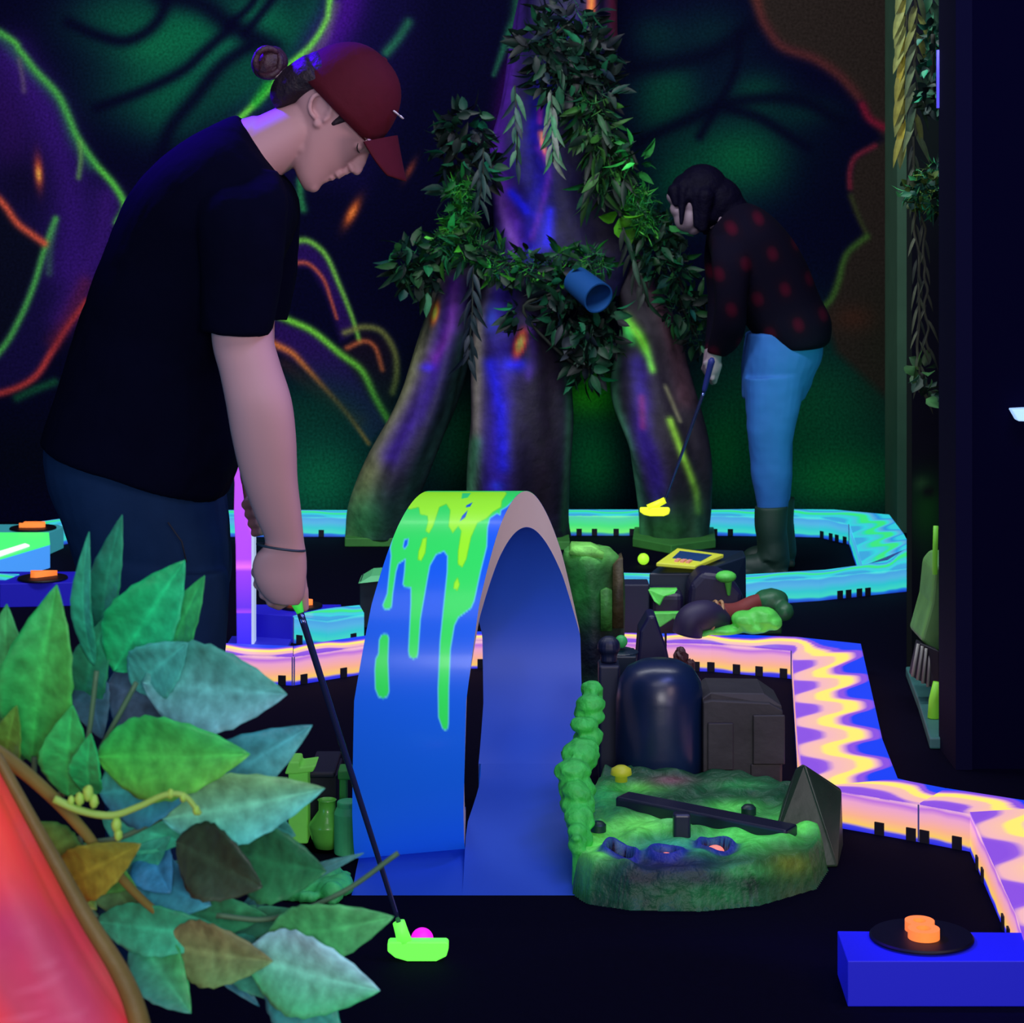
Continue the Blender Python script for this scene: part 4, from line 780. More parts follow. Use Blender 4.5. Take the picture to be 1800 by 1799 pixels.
def cluster(name, spots, label, cat, L, Wd, pal, seed, group=None, droop=.3, moss=0, stem=None, dens=1.0):
    """spots: (px, py, Y, radius px, count)"""
    rng = np.random.RandomState(seed); b = MB(); bm_ = MB()
    cs = np.array([P(s_[0], s_[1], s_[2]) for s_ in spots]); root = empty(name, cs.mean(0), label, cat, group)
    for (px, py, Y, rad, cnt) in spots:
        for _ in range(int(cnt*dens*1.7)):
            a = rng.uniform(0, 2*PI); rr = rad*math.sqrt(rng.uniform(0, 1)); c = P(px+rr*math.cos(a), py+rr*math.sin(a), Y)+[0, rng.uniform(-.08, .08), 0]
            d = np.array([math.cos(a)*.8+rng.normal(0, .5), rng.normal(-.35, .5), -math.sin(a)*.8+rng.normal(0, .5)-droop]); col = lin(pal[rng.randint(len(pal))])*(rng.uniform(.15, .75) if rng.rand() > .12 else 1.5)
            leaf(b, c, d, rng.normal(0, 1, 3), L*rng.uniform(.6, 1.2), Wd*rng.uniform(.9, 1.5), col, n=4)
        for _ in range(moss):
            a = rng.uniform(0, 2*PI); rr = rad*.8*math.sqrt(rng.uniform(0, 1)); c = P(px+rr*math.cos(a), py+rr*math.sin(a), Y)+[0, rng.uniform(-.06, .03), 0]
            d = rng.normal(0, 1, 3)*[1, .6, 1]; leaf(bm_, c, d, rng.normal(0, 1, 3), .045*rng.uniform(.5, 1.3), .004, lin(pal[rng.randint(len(pal))])*rng.uniform(.6, 1.3), bend=.6, n=3)
    b.build('foliage', LEAFM, root, paint=True)
    if moss: bm_.build('moss', LEAFM, root, paint=True)
    sm = MB()
    pts = [P(s_[0], s_[1], s_[2]) for s_ in (stem or spots)]
    if len(pts) == 1: pts.append(pts[0]+[0, .1, .05])
    sm.tube(crom(pts, 6), .006, 8); sm.build('stem', mat('dark_stem', (24, 34, 24), .8), root)
    return root
DG = [(10, 60, 40), (14, 84, 48), (8, 40, 34), (22, 110, 62), (12, 70, 60), (30, 92, 40)]; MG = [(20, 120, 50), (36, 140, 44), (14, 84, 44), (60, 160, 40)]; DK = [(8, 34, 28), (10, 46, 36), (12, 28, 40), (22, 92, 60)]
GF = 'artificial foliage clumps on the tree'
cluster('foliage_garland', [(790, 430, 8.85, 32, 34), (830, 440, 8.85, 32, 30), (880, 462, 8.85, 30, 26), (930, 470, 8.85, 30, 26), (985, 468, 8.85, 30, 26), (1040, 466, 8.85, 30, 20)], 'leafy mossy garland wrapped around the waist of the tree', 'foliage', .075, .026, DG+MG, 11, GF, moss=170)
cluster('foliage_clump', [(720, 460, 8.9, 34, 42), (735, 490, 8.9, 30, 22), (760, 470, 8.9, 20, 12)], 'leafy clump reaching out left of the garland', 'foliage', .085, .03, DG, 12, GF, moss=20)
cluster('foliage_clump', [(812, 380, 8.9, 26, 20), (810, 335, 8.9, 24, 20), (800, 410, 8.9, 20, 16)], 'bright mossy strip climbing the left flank of the tree', 'foliage', .06, .022, MG, 13, GF, moss=320)
cluster('foliage_clump', [(820, 230, 8.9, 38, 50), (800, 275, 8.9, 30, 30), (845, 300, 8.95, 26, 20), (790, 340, 8.9, 14, 6)], 'dark teal clump sticking out left of the upper trunk', 'foliage', .085, .03, DK+[(16, 110, 80)], 14, GF)
cluster('foliage_clump', [(1000, 40, 8.9, 50, 50), (960, 80, 8.9, 50, 60), (1030, 100, 8.9, 46, 60), (985, 130, 8.9, 50, 60), (1050, 160, 8.9, 36, 40)], 'dark dense foliage crowding the top of the trunk', 'foliage', .09, .026, DK, 15, GF, moss=80)
cluster('foliage_clump', [(1040, 200, 8.85, 34, 40), (1060, 250, 8.85, 28, 36), (1075, 300, 8.85, 26, 30), (1050, 330, 8.85, 20, 14)], 'long green leaves hanging down the right of the trunk', 'foliage', .12, .024, [(14, 70, 36), (20, 96, 42), (10, 46, 30), (56, 120, 44)], 16, GF, droop=1.1, moss=120)
cluster('foliage_clump', [(1110, 265, 8.8, 18, 7), (1120, 290, 8.8, 16, 6)], 'small bright sprig poking right beside the trunk', 'foliage', .085, .022, [(30, 150, 62), (50, 180, 70)], 17, GF, droop=-.2)
cluster('foliage_clump', [(1120, 350, 8.85, 26, 16), (1130, 390, 8.85, 26, 16)], 'mossy tuft between the trunk and the woman\'s head', 'foliage', .05, .016, MG, 18, GF, moss=320)
cluster('foliage_clump', [(1150, 430, 8.9, 40, 50), (1180, 470, 8.9, 30, 34), (1200, 540, 8.95, 34, 46), (1225, 590, 9.0, 26, 24), (1165, 400, 8.9, 30, 24)], 'dark leafy clump under the woman\'s face', 'foliage', .075, .026, DG, 19, GF, moss=70)
cluster('foliage_clump', [(1000, 560, 8.8, 40, 50), (1040, 600, 8.8, 36, 46), (1060, 560, 8.8, 30, 30), (1030, 650, 8.8, 26, 24), (920, 548, 8.8, 28, 14), (985, 510, 8.8, 34, 34)], 'dark foliage hanging below the garland between two roots', 'foliage', .085, .03, DK+[(14, 96, 56)], 20, GF, droop=.5)
cluster('foliage_clump', [(1090, 380, 8.8, 6, 3)], 'single broad bright green leaf on the right of the trunk', 'leaf', .11, .07, [(110, 225, 40)], 21, GF, droop=.8)
for i, (x0, y0, x1, y1, nn, lab, pl) in enumerate(((905, 150, 908, 290, 12, 'grey green leaf strand hanging at the left of the upper trunk', [(44, 80, 70), (70, 120, 90), (30, 50, 60)]), (968, 160, 972, 285, 16, 'pale leaf strand hanging down the middle of the upper trunk', [(110, 120, 110), (80, 120, 90), (70, 140, 96)]), (850, 260, 842, 360, 12, 'dim leaf strand hanging beside the mossy strip', [(26, 50, 50), (34, 60, 56)]), (832, 470, 822, 640, 20, 'dark leaf strand hanging between the left and middle roots', [(18, 30, 44), (26, 44, 50)]), (1095, 400, 1140, 540, 12, 'dim leaf strand trailing over the right root', [(30, 40, 34), (26, 60, 40)]))):
    rng = np.random.RandomState(40+i); Yv = 8.72; root = empty('leaf_strand', P(x0, y0, Yv), lab, 'vine', 'hanging leaf strands on the tree'); b = MB(); s_ = MB()
    s_.tube([P(x0, y0, Yv), P((x0+x1)/2+3, (y0+y1)/2, Yv), P(x1, y1, Yv)], .003, 8); s_.build('stem', mat('dark_stem', (24, 34, 24), .8), root)
    for k in range(nn): t = k/nn+rng.uniform(-.03, .03); sg = 1 if k % 2 else -1; leaf(b, P(x0+(x1-x0)*t, y0+(y1-y0)*t, Yv), [sg*rng.uniform(.15, .7), rng.uniform(-.5, .1), -1], [1, rng.uniform(-1, 1), .3], rng.uniform(.07, .12), .022, lin(pl[k % len(pl)])*rng.uniform(.7, 1.2))
    b.build('foliage', LEAFM, root, paint=True)
# vines on the right corner
VG = 'vines hanging at the right corner'
def vine(x0, y0, x1, y1, Y, nn, L, Wd, pal, lab, seed, dirx=None):
    rng = np.random.RandomState(seed); root = empty('hanging_vine', P(x0, y0, Y), lab, 'vine', VG); b = MB(); s_ = MB(); pts = [P(x0+(x1-x0)*t+rng.uniform(-4, 4), y0+(y1-y0)*t, Y) for t in np.linspace(0, 1, 12)]
    s_.tube(crom(pts, 4), .004, 8); s_.build('stem', mat('vine_stem', (78, 82, 60), .8), root)
    for k in range(nn):
        t = (k+.5)/nn; sg = dirx if dirx else (1 if k % 2 else -1); leaf(b, P(x0+(x1-x0)*t, y0+(y1-y0)*t, Y), [sg*rng.uniform(.25, .6), -.2, -1], [1, .4*sg, .4], L*rng.uniform(.8, 1.15), Wd*rng.uniform(.8, 1.1), lin(pal[rng.randint(len(pal))])*rng.uniform(.75, 1.15))
    b.build('foliage', LEAFM, root, paint=True)
vine(1592, -40, 1590, 250, 6.35, 16, .105, .026, [(150, 150, 60), (130, 140, 70), (170, 160, 50)], 'yellow green vine with slender leaves at the corner, leftmost of its group', 51, -1)
vine(1612, -40, 1608, 240, 6.3, 16, .10, .022, [(90, 110, 70), (120, 130, 60), (60, 90, 60)], 'olive vine hanging just right of the yellow green vine', 52)
vine(1636, -40, 1640, 180, 6.3, 18, .06, .03, [(30, 100, 60), (40, 120, 80), (60, 100, 70)], 'dark green small-leaved vine beside the partition edge', 53)
vine(1606, 240, 1618, 690, 6.3, 22, .075, .010, [(70, 84, 60), (86, 96, 70), (50, 60, 48)], 'thin dry brown vine hanging far down the corner', 54)
vine(1622, 380, 1632, 620, 6.3, 10, .07, .009, [(80, 86, 64), (60, 70, 52)], 'short dry vine strand twined below the bright ivy clump', 55)
cluster('ivy_clump', [(1630, 330, 6.25, 26, 60), (1612, 340, 6.25, 22, 30), (1640, 360, 6.25, 18, 24), (1648, 300, 6.25, 14, 16)], 'bright green ivy clump on the corner vines', 'ivy', .03, .018, [(30, 140, 90), (60, 170, 90), (110, 150, 60), (20, 90, 70)], 56, VG, moss=60)
cluster('ivy_clump', [(1640, 175, 6.25, 22, 36), (1640, 120, 6.25, 18, 22), (1640, 60, 6.25, 20, 24)], 'teal green ivy clump above the bright one', 'ivy', .03, .018, [(20, 90, 70), (30, 130, 90), (14, 60, 50)], 57, VG)
cluster('ivy_clump', [(1622, 655, 6.25, 14, 9), (1622, 690, 6.25, 12, 5)], 'few ivy leaves at the lowest tip of the dry vine', 'ivy', .05, .03, [(50, 110, 80), (60, 120, 60), (80, 130, 60)], 58, VG)

# ------------------------------------------------------------------ lamps on the right
b = MB(); b.prism([P(1778, 720, 5.5), P(1860, 716, 5.5), P(1860, 742, 5.5), P(1790, 741, 5.5)], (0, .04, 0)); tag(b.build('wall_lamp', mat('pale_blue_lamp', (165, 205, 250), .4, emit=.95), smooth=False, bevel=.004), 'small pale blue glowing lamp on the navy partition', 'lamp')
b = MB(); b.tube([P(1652, 88, 5.76), P(1652, 190, 5.76)], .0085, 12); tag(b.build('neon_tube', mat('blue_tube_glow', (90, 85, 240), .4, emit=.9)), 'vertical blue violet glowing tube at the partition edge', 'lamp')

# ------------------------------------------------------------------ purple crystal post
pc = empty('crystal_post', (P(427, 1130, 7.0)[0], 7.0, 0), 'tall purple pointed crystal post standing behind the man\'s hands', 'post')
fp = [(430, 788), (441, 806), (443, 850), (437, 862), (428, 885), (434, 920), (444, 940), (446, 1135), (416, 1135), (414, 960), (411, 900), (412, 850), (410, 820)]
b = MB(); b.prism([P(x, y, 7.0) for x, y in fp], (0, .05, 0))
mp_ = bpy.data.materials.new('crystal_gradient'); mp_.use_nodes = True; nt = mp_.node_tree; tcn = nt.nodes.new('ShaderNodeTexCoord'); sx = nt.nodes.new('ShaderNodeSeparateXYZ'); nt.links.new(tcn.outputs['Object'], sx.inputs[0]); rp = ramp_node(nt, [(0, (50, 40, 225)), (.17, (80, 50, 225)), (.175, (160, 70, 230)), (.2, (100, 50, 220)), (.38, (150, 60, 225)), (.4, (230, 110, 240)), (.44, (170, 70, 225)), (.9, (180, 75, 215)), (1, (215, 120, 225))], 0)
mr = nt.nodes.new('ShaderNodeMapRange'); mr.inputs[2].default_value = .62; nt.links.new(sx.outputs['Z'], mr.inputs[0]); nt.links.new(mr.outputs[0], rp.inputs[0]); bs = nt.nodes['Principled BSDF']; nt.links.new(rp.outputs[0], bs.inputs['Base Color']); nt.links.new(rp.outputs[0], bs.inputs['Emission Color']); bs.inputs['Emission Strength'].default_value = .75
b.build('shard', mp_, pc, smooth=False, bevel=.003)
b = MB(); b.box(P(442, 1135, 6.995)+[0, 0, 0], P(446.5, 938, 6.995)+[0, .06, 0]); b.build('edge_strip', mat('pale_edge_strip', (190, 210, 235), .4, emit=.5), pc, smooth=False)
b = MB(); g0 = P(428, 1140, 7.0); b.box((g0[0]-.05, 6.95, 0), (g0[0]+.14, 7.12, .012)); b.build('foot_plate', mat('blue_foot', (30, 30, 170), .5, emit=.2), pc, smooth=False)

# ------------------------------------------------------------------ ruin props right of the loop
def terr(name, poly, ztop, label, cat, base, paintfn, holes=(), bumps=(), res=.005, seed=0, zfn=None, m=None):
    """terrain block: ground polygon with an uneven top as a height field and steep skirts"""
    poly = np.array(poly, float); lo = poly.min(0)-.03; hi = poly.max(0)+.03
    xs = np.arange(lo[0], hi[0], res); ys = np.arange(lo[1], hi[1], res); XX, YY = np.meshgrid(xs, ys)
    d = -Canvas(XX, YY, (0, 0, 0)).sd(poly); rng = np.random.RandomState(seed)
    ZZ = np.full(XX.shape, float(ztop)); 
    for _ in range(30): k = rng.normal(0, 45, 2); ZZ += .0016*np.sin(XX*k[0]+YY*k[1]+rng.uniform(0, 6))
    if zfn: ZZ = zfn(XX, YY, ZZ)
    for (x, y, r, h) in bumps: ZZ += h*np.exp(-(((XX-x)**2+(YY-y)**2)/r**2)**1.5)
    hm = np.zeros(XX.shape)
    for (x, y, r) in holes:
        q = np.hypot(XX-x, YY-y)/r; ZZ += .012*np.exp(-((q-1.25)/.28)**2); ZZ -= .05*np.clip((1.02-q)*6, 0, 1); hm = np.maximum(hm, np.clip((1.0-q)*6, 0, 1))
    edge = np.clip((d+.008)/.016, 0, 1); ZZ *= edge**.5; ZZ[d < -.008] = 0
    XX2 = XX; G = np.stack([XX2, YY, ZZ], -1); u, v = proj(np.where(G[..., 1:2] > .1, G, 1)); c = Canvas(u, v, base); paintfn(c, XX, YY, hm)
    n1, n2 = XX.shape; idx = np.arange(n1*n2).reshape(n1, n2); keep = (d > -.0145); kk = keep[:-1, :-1] & keep[1:, :-1] & keep[1:, 1:] & keep[:-1, 1:]
    qf = np.stack([idx[:-1, :-1], idx[:-1, 1:], idx[1:, 1:], idx[1:, :-1]], -1)[kk]
    b = MB(); b.add(G.reshape(-1, 3), qf.tolist(), c.lin()); return b
def ground(*pts): return [T(x, y, 0)[:2] for x, y in pts]
def ztp(z, *pts): return [T(x, y, z)[:2] for x, y in pts]
ZR = .078
rock_poly = ground((1016, 1572), (1040, 1588), (1110, 1598), (1230, 1600), (1330, 1590), (1425, 1562), (1445, 1532))+ztp(ZR, (1442, 1420), (1400, 1375), (1290, 1352), (1110, 1345), (1060, 1350), (1020, 1400), (1012, 1470))
def rp_(c, XX, YY, hm):
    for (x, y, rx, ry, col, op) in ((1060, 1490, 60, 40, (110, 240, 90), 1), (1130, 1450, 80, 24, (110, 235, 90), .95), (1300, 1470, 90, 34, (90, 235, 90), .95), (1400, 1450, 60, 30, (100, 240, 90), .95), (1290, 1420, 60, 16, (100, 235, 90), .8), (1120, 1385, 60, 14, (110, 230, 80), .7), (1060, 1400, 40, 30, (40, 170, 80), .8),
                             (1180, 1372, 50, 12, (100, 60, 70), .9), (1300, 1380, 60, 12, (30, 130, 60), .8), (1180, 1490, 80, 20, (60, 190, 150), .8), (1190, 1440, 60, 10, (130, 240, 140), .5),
                             (1080, 1560, 70, 26, (14, 60, 44), .85), (1260, 1575, 90, 22, (26, 120, 60), .7), (1390, 1520, 50, 26, (96, 110, 30), .9), (1300, 1530, 60, 14, (60, 200, 80), .6), (1400, 1575, 60, 16, (52, 66, 40), .8), (1170, 1520, 110, 20, (14, 14, 70), .85), (1030, 1540, 14, 40, (60, 150, 90), .5), (1120, 1545, 60, 12, (8, 14, 34), .8), (1320, 1555, 16, 14, (10, 24, 20), .8), (1230, 1545, 40, 10, (10, 30, 40), .8), (1090, 1590, 90, 10, (8, 30, 30), .8)):  # dark lower-front blobs: shading painted into the rock colour
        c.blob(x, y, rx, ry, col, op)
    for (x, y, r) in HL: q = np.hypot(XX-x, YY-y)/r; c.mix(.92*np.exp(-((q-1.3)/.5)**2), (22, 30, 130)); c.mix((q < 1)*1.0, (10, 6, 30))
HL = [(T(1090, 1500, ZR)[0], T(1090, 1500, ZR)[1], .026), (T(1172, 1500, ZR)[0], T(1172, 1500, ZR)[1], .026), (T(1258, 1487, ZR)[0], T(1258, 1487, ZR)[1], .027)]
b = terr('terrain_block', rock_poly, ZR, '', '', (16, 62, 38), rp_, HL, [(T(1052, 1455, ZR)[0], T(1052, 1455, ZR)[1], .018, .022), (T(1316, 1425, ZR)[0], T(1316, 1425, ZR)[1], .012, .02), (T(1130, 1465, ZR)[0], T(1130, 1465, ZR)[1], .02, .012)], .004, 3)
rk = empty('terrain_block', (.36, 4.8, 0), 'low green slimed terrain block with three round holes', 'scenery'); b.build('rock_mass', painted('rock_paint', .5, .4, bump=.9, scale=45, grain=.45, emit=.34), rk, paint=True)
for i in (1, 2): b = MB(); b.ell((HL[i][0], HL[i][1]+.010, ZR-.016), [.019, .014, .014], n=18, m=10); b.build('hole_lamp', mat('orange_pit', (250, 130, 110), .5, emit=.8), rk)
b = MB(); a0 = T(1092, 1396, .108); a1 = T(1392, 1455, .095); d = a1-a0; d /= np.linalg.norm(d); sd_ = np.array([-d[1], d[0], 0])*.028
b.prism([a0-sd_+[0, 0, -.03], a0-sd_, a0+sd_*1.1, a0+sd_*1.1+[0, 0, -.03]], a1-a0); b.box(T(1198, 1448, .1)+[-.018, -.02, -.03], T(1198, 1448, .1)+[.018, .01, .024]); b.build('dark_beam', mat('dark_beam', (12, 20, 44), .4, spec=.6, noise=.4, scale=15), rk, smooth=False, bevel=.006)
b = MB(); b.lathe(T(1092, 1374, .09), [(.014, 0), (.014, .012), (.024, .016), (.022, .028), (.01, .035), (0, .036)], 24); b.build('yellow_knob', mat('yellow_knob', (190, 200, 40), .5, emit=.1), rk)
for q in ((1316, 1432), (1052, 1462)): b = MB(); b.lathe(T(*q, .085), [(.016, 0), (.016, .014), (.01, .02), (0, .021)], 20); b.build('stud', mat('dark_stud', (16, 50, 44), .4), rk, sharp=40)
# pointed rock
def gemm(name, pts_low, pts_high, label, cat, rgb, bevel=.006, m=None):
    A = np.array(pts_low, float); B = np.array(pts_high, float); b = MB(); b.rings([A, B]); return tag(b.build(name, m or mat(name+'_m', rgb, .45, spec=.5, noise=.5, scale=9, bump=.6), smooth=False, bevel=bevel), label, cat)
g = lambda x, y, z=0: T(x, y, z)
gemm('pointed_rock', [g(1340, 1530), g(1474, 1526), g(1482, 1490), g(1480, 1440), g(1360, 1450)], [P(1398, 1352, 4.82), P(1414, 1342, 4.8), P(1479, 1388, 4.86), P(1474, 1386, 5.0), P(1410, 1342, 5.0)], 'pointed black and green rock in front of the curb corner', 'rock', (22, 34, 28), m=mat('rock_dark', (34, 58, 36), .45, spec=.5, noise=.8, scale=7, bump=.7))
# dark dome block
b = MB(); dc = np.array([P(1162, 1380, 5.3)[0], 5.35, 0]); rr = [(.105, 0), (.104, .1), (.103, .22), (.096, .262), (.078, .290), (.05, .305), (0.0, .31)]
b.lathe(dc, rr, 44); dm_ = tag(b.build('dome_block', mat('dark_dome', (14, 34, 66), .32, spec=.6, noise=.5, scale=6, bump=.3)), 'dark glossy domed pillar standing behind the terrain block', 'pillar')
b = MB(); b.box((dc[0]-.14, 5.42, 0), (dc[0]-.09, 5.5, .28)); b.lathe((dc[0]-.115, 5.46, .28), [(.02, 0), (.02, .02), (.028, .03), (.026, .05), (.012, .062), (0, .063)], 20)
tag(b.build('bolt_post', mat('dark_post', (10, 22, 50), .5), smooth=False, bevel=.006), 'slim dark post just left of the domed pillar', 'post')
# grey carved box
gx = lambda px, Y: (px-CX)/F*Y
b = MB(); y0 = 5.28; x0, x1 = gx(1236, y0), gx(1376, y0); zt = H-(1232-HY)/F*y0
b.prism([(x0, y0, 0), (x0, y0, zt*.98), (x0+.02, y0, zt), (x1-.03, y0, zt*.97), (x1, y0, zt*.9), (x1-.002, y0, 0)], (0, .02, 0)); b.prism([(x0, y0+.02, 0), (x0, y0+.02, zt), (x0+.02, y0+.03, zt+.012), (x1-.04, y0+.03, zt+.01), (x1, y0+.02, zt*.93), (x1, y0+.02, 0)], (0, .16, 0))
b.box((x0+.01, y0-.008, zt*.30), (x0+.07, y0, zt*.78)); b.box((x1-.075, y0-.006, 0.0), (x1-.005, y0, zt*.36)); b.box((x1-.07, y0-.01, zt*.36), (x1+.004, y0, zt*.86))
gb_ = tag(b.build('carved_block', mat('dark_stone', (46, 44, 46), .6, noise=.5, scale=10, bump=.6), smooth=False, bevel=.006), 'grey carved stone block with a slanted lid beside the domed pillar', 'stone block')
# dark lever fixtures, small green ball
b = MB(); q0 = P(1150, 1180, 6.0); b.prism([P(1118, 1180, 6.0), P(1124, 1110, 6.0), P(1140, 1082, 6.0), P(1152, 1082, 6.0), P(1172, 1140, 6.0), P(1182, 1185, 6.0), P(1182, 1290, 6.0), P(1118, 1290, 6.0)], (0, .1, 0)); b.build
tag(b.build('dark_fin', mat('dark_fin', (12, 12, 58), .45), smooth=False, bevel=.01), 'dark navy fin-shaped prop in front of the orange curb', 'scenery')
b = MB(); b.box(P(1060, 1290, 5.9)+[0, -.03, 0], P(1118, 1150, 5.9)+[0, .08, 0]); b.lathe(P(1090, 1150, 5.92), [(.045, 0), (.05, .006), (.03, .014), (.012, .016), (0, .016)], 24)
tag(b.build('dark_pedestal', mat('dark_pedestal', (10, 34, 50), .4, noise=.4, scale=9), smooth=False, bevel=.005), 'short dark pedestal carrying the little green ball', 'pedestal')
b = MB(); b.ell(P(1092, 1128, 5.9), .0165, n=20, m=14); tag(b.build('green_ball', mat('green_ball', (50, 170, 80), .5, emit=.1)), 'little green ball on the dark pedestal', 'ball')
b = MB(); b.ell(P(1196, 1155, 5.7)+[0, 0, 0], [.018, .02, .022], n=10, m=7, jitter=.2, seed=4); b.ell(P(1212, 1172, 5.7), [.016, .02, .018], n=10, m=7, jitter=.2, seed=5); b.ell(P(1200, 1188, 5.7), [.03, .03, .04], n=10, m=7, jitter=.15, seed=6); b.box(P(1190, 1330, 5.75), P(1215, 1195, 5.75)+[0, .04, 0])
tag(b.build('brown_rock', mat('brown_rock', (64, 32, 34), .6, noise=.5, scale=20, bump=.5), smooth=False), 'small knobbly brown rock peeking over the domed pillar', 'rock')
# stump
b = MB(); SYT = 6.3
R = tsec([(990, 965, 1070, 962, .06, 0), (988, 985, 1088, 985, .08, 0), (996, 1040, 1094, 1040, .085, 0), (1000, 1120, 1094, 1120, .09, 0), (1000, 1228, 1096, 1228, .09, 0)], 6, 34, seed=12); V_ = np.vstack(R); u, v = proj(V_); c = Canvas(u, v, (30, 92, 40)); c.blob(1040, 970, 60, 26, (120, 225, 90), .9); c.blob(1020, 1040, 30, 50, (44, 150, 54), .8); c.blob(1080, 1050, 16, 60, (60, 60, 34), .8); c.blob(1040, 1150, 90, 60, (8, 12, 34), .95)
b.rings(R); b.c = [c.lin()]
b.prism([P(1076, 1105, 6.22), P(1078, 996, 6.22), P(1086, 988, 6.22), P(1095, 982, 6.22), P(1096, 1105, 6.22)], (0, .1, 0), lin((70, 62, 36))); b.prism([P(1000, 975, 6.23), P(1006, 962, 6.23), P(1040, 963, 6.23), P(1062, 972, 6.23), P(1060, 982, 6.23)], (0, .1, 0), lin((130, 225, 95))); b.prism([P(1056, 1110, 6.2), P(1056, 1040, 6.2), P(1066, 1036, 6.2), P(1076, 1040, 6.2), P(1076, 1110, 6.2)], (0, .05, 0), lin((60, 130, 50)))
st = b.build('broken_stump', painted('stump_paint', .6, .35, bump=.8, scale=25, grain=.4), paint=True); tag(st, 'jagged green topped stump beside the top of the loop', 'stump')
# mossy lump column along the loop's right edge
b = MB(); rng = np.random.RandomState(5)
path = [(1043, 1222, 16), (1040, 1250, 18), (1030, 1290, 20), (1022, 1330, 22), (1008, 1372, 24), (1012, 1405, 22), (1022, 1435, 18), (1020, 1468, 16), (1016, 1492, 11)]
for k, (x, y, r) in enumerate(path):
    for j in range(6):
        p = P(x+rng.uniform(-8, 8), y+rng.uniform(-18, 18), 4.95-.0012*(y-1222)+rng.uniform(-.01, .01)); b.ell(p, np.array([r*1.25, r*1.3, r*.9])*4.9/F*rng.uniform(.7, 1.1), n=14, m=10, jitter=.12, seed=k*5+j)
    if k < 8: b.cap(P(x, y, 4.95-.0012*(y-1222)), P(*(path[min(k+1, 8)][:2]), 4.95-.0012*(path[min(k+1, 8)][1]-1222)), r*.7*4.9/F, r*.6*4.9/F)
b.cap(P(1018, 1485, 4.63), P(1022, 1560, 4.62), .014, .02)
tag(b.build('slime_column', mat('slime_green', (62, 205, 78), .6, noise=.5, scale=30, bump=.9), remesh=.004, smoothit=1), 'lumpy green slime column climbing the loop\'s right edge', 'slime')

# control device with yellow panel
dv = empty('control_console', (P(1225, 1115, 7.25)[0], 7.25, 0), 'dark control console with a yellow framed screen lying tilted', 'console')
Yd = 7.25
b = MB(); bot = [P(1138, 1010, Yd-.12), P(1250, 1000, Yd-.12), P(1312, 1008, Yd-.02), P(1308, 985, Yd+.12), P(1160, 1000, Yd+.1)]
lowr = [np.array([p[0], p[1], .0]) for p in bot]; topr = [P(1141, 1008, Yd-.12), P(1222, 1008, Yd-.12), P(1311, 978, Yd), P(1307, 968, Yd+.16), P(1195, 965, Yd+.16)]
b.rings([np.array(lowr), np.array(topr)]); b.build('console_body', mat('console_dark', (14, 34, 52), .45, noise=.4, scale=9), dv, smooth=False, bevel=.005)
o4 = np.array([P(1153, 996, Yd-.13), P(1222, 1002, Yd-.13), P(1272, 981, Yd+.02), P(1190, 970, Yd+.10)]); n4 = np.cross(o4[1]-o4[0], o4[3]-o4[0]); n4 /= np.linalg.norm(n4)
def inq(u, v): return o4[0]*(1-u)*(1-v)+o4[1]*u*(1-v)+o4[2]*u*v+o4[3]*(1-u)*v
b = MB(); b.prism(o4, n4*.012); b.build('yellow_bezel', mat('yellow_bezel', (205, 215, 60), .5, emit=.2), dv, smooth=False, bevel=.003)
b = MB(); b.prism([inq(.22, .32)+n4*.012, inq(.9, .32)+n4*.012, inq(.86, .8)+n4*.012, inq(.15, .8)+n4*.012], n4*.003); b.build('screen', mat('screen_blue', (34, 70, 120), .25, emit=.1), dv, smooth=False)
for k in range(3): b = MB(); b.prism([inq(.38+.14*k, .12)+n4*.012, inq(.47+.14*k, .12)+n4*.012, inq(.45+.14*k, .28)+n4*.012, inq(.36+.14*k, .28)+n4*.012], n4*.006); b.build('button', mat('button_pink', (230, 150, 130), .5, emit=.1), dv, smooth=False)
# chunky dark machinery around the console
b = MB(); b.box((gx(1140, 7.0), 6.95, 0), (gx(1200, 7.0), 7.1, H-(1038-HY)/F*7.0)); b.prism([P(1205, 1112, 6.95), P(1212, 1030, 6.95), P(1235, 1005, 6.95), P(1275, 1010, 6.95), P(1308, 1045, 6.95), P(1308, 1120, 6.95)], (0, .15, 0))
tag(b.build('dark_machine', mat('dark_machine', (16, 14, 52), .5, noise=.3, scale=8), smooth=False, bevel=.02), 'bulky dark machine body under the yellow framed console', 'machine')
GS2 = mat('green_slime_paint', (90, 215, 80), .5, noise=.45, scale=22, bump=.5)
b = MB(); b.prism([P(1138, 1036, 6.9), P(1192, 1036, 6.9), P(1186, 1044, 6.88), P(1168, 1050, 6.88), P(1160, 1066, 6.88), P(1150, 1058, 6.88)], (0, .03, 0)); b.prism([P(1140, 1078, 6.85), P(1212, 1077, 6.85), P(1204, 1085, 6.85), P(1192, 1100, 6.85), P(1184, 1088, 6.85), P(1160, 1104, 6.85), P(1148, 1088, 6.85)], (0, .03, 0)); tag(b.build('slime_ledge', GS2, smooth=False, bevel=.004), 'green slime dripping in two ledges left of the dark machine', 'slime')
b = MB(); b.ell(P(1276, 1014, 6.9), [.032, .03, .018], n=16, m=10); b.cap(P(1280, 1022, 6.92), P(1281, 1045, 6.93), .012, .005); tag(b.build('slime_patch', GS2), 'green slime blob on top of the dark machine', 'slime')
pp = empty('hose', (P(1260, 1090, 6.8)[0], 6.8, 0), 'purple hose with a rusty red sleeve and tan rings on the floor', 'hose')
b = MB(); b.tube(crom([P(1208, 1115, 6.72), P(1215, 1090, 6.72), P(1240, 1082, 6.74), P(1262, 1094, 6.8)], 6), .045, 20); b.build('hose_end', mat('dark_purple', (34, 26, 62), .6, noise=.3, scale=9), pp)
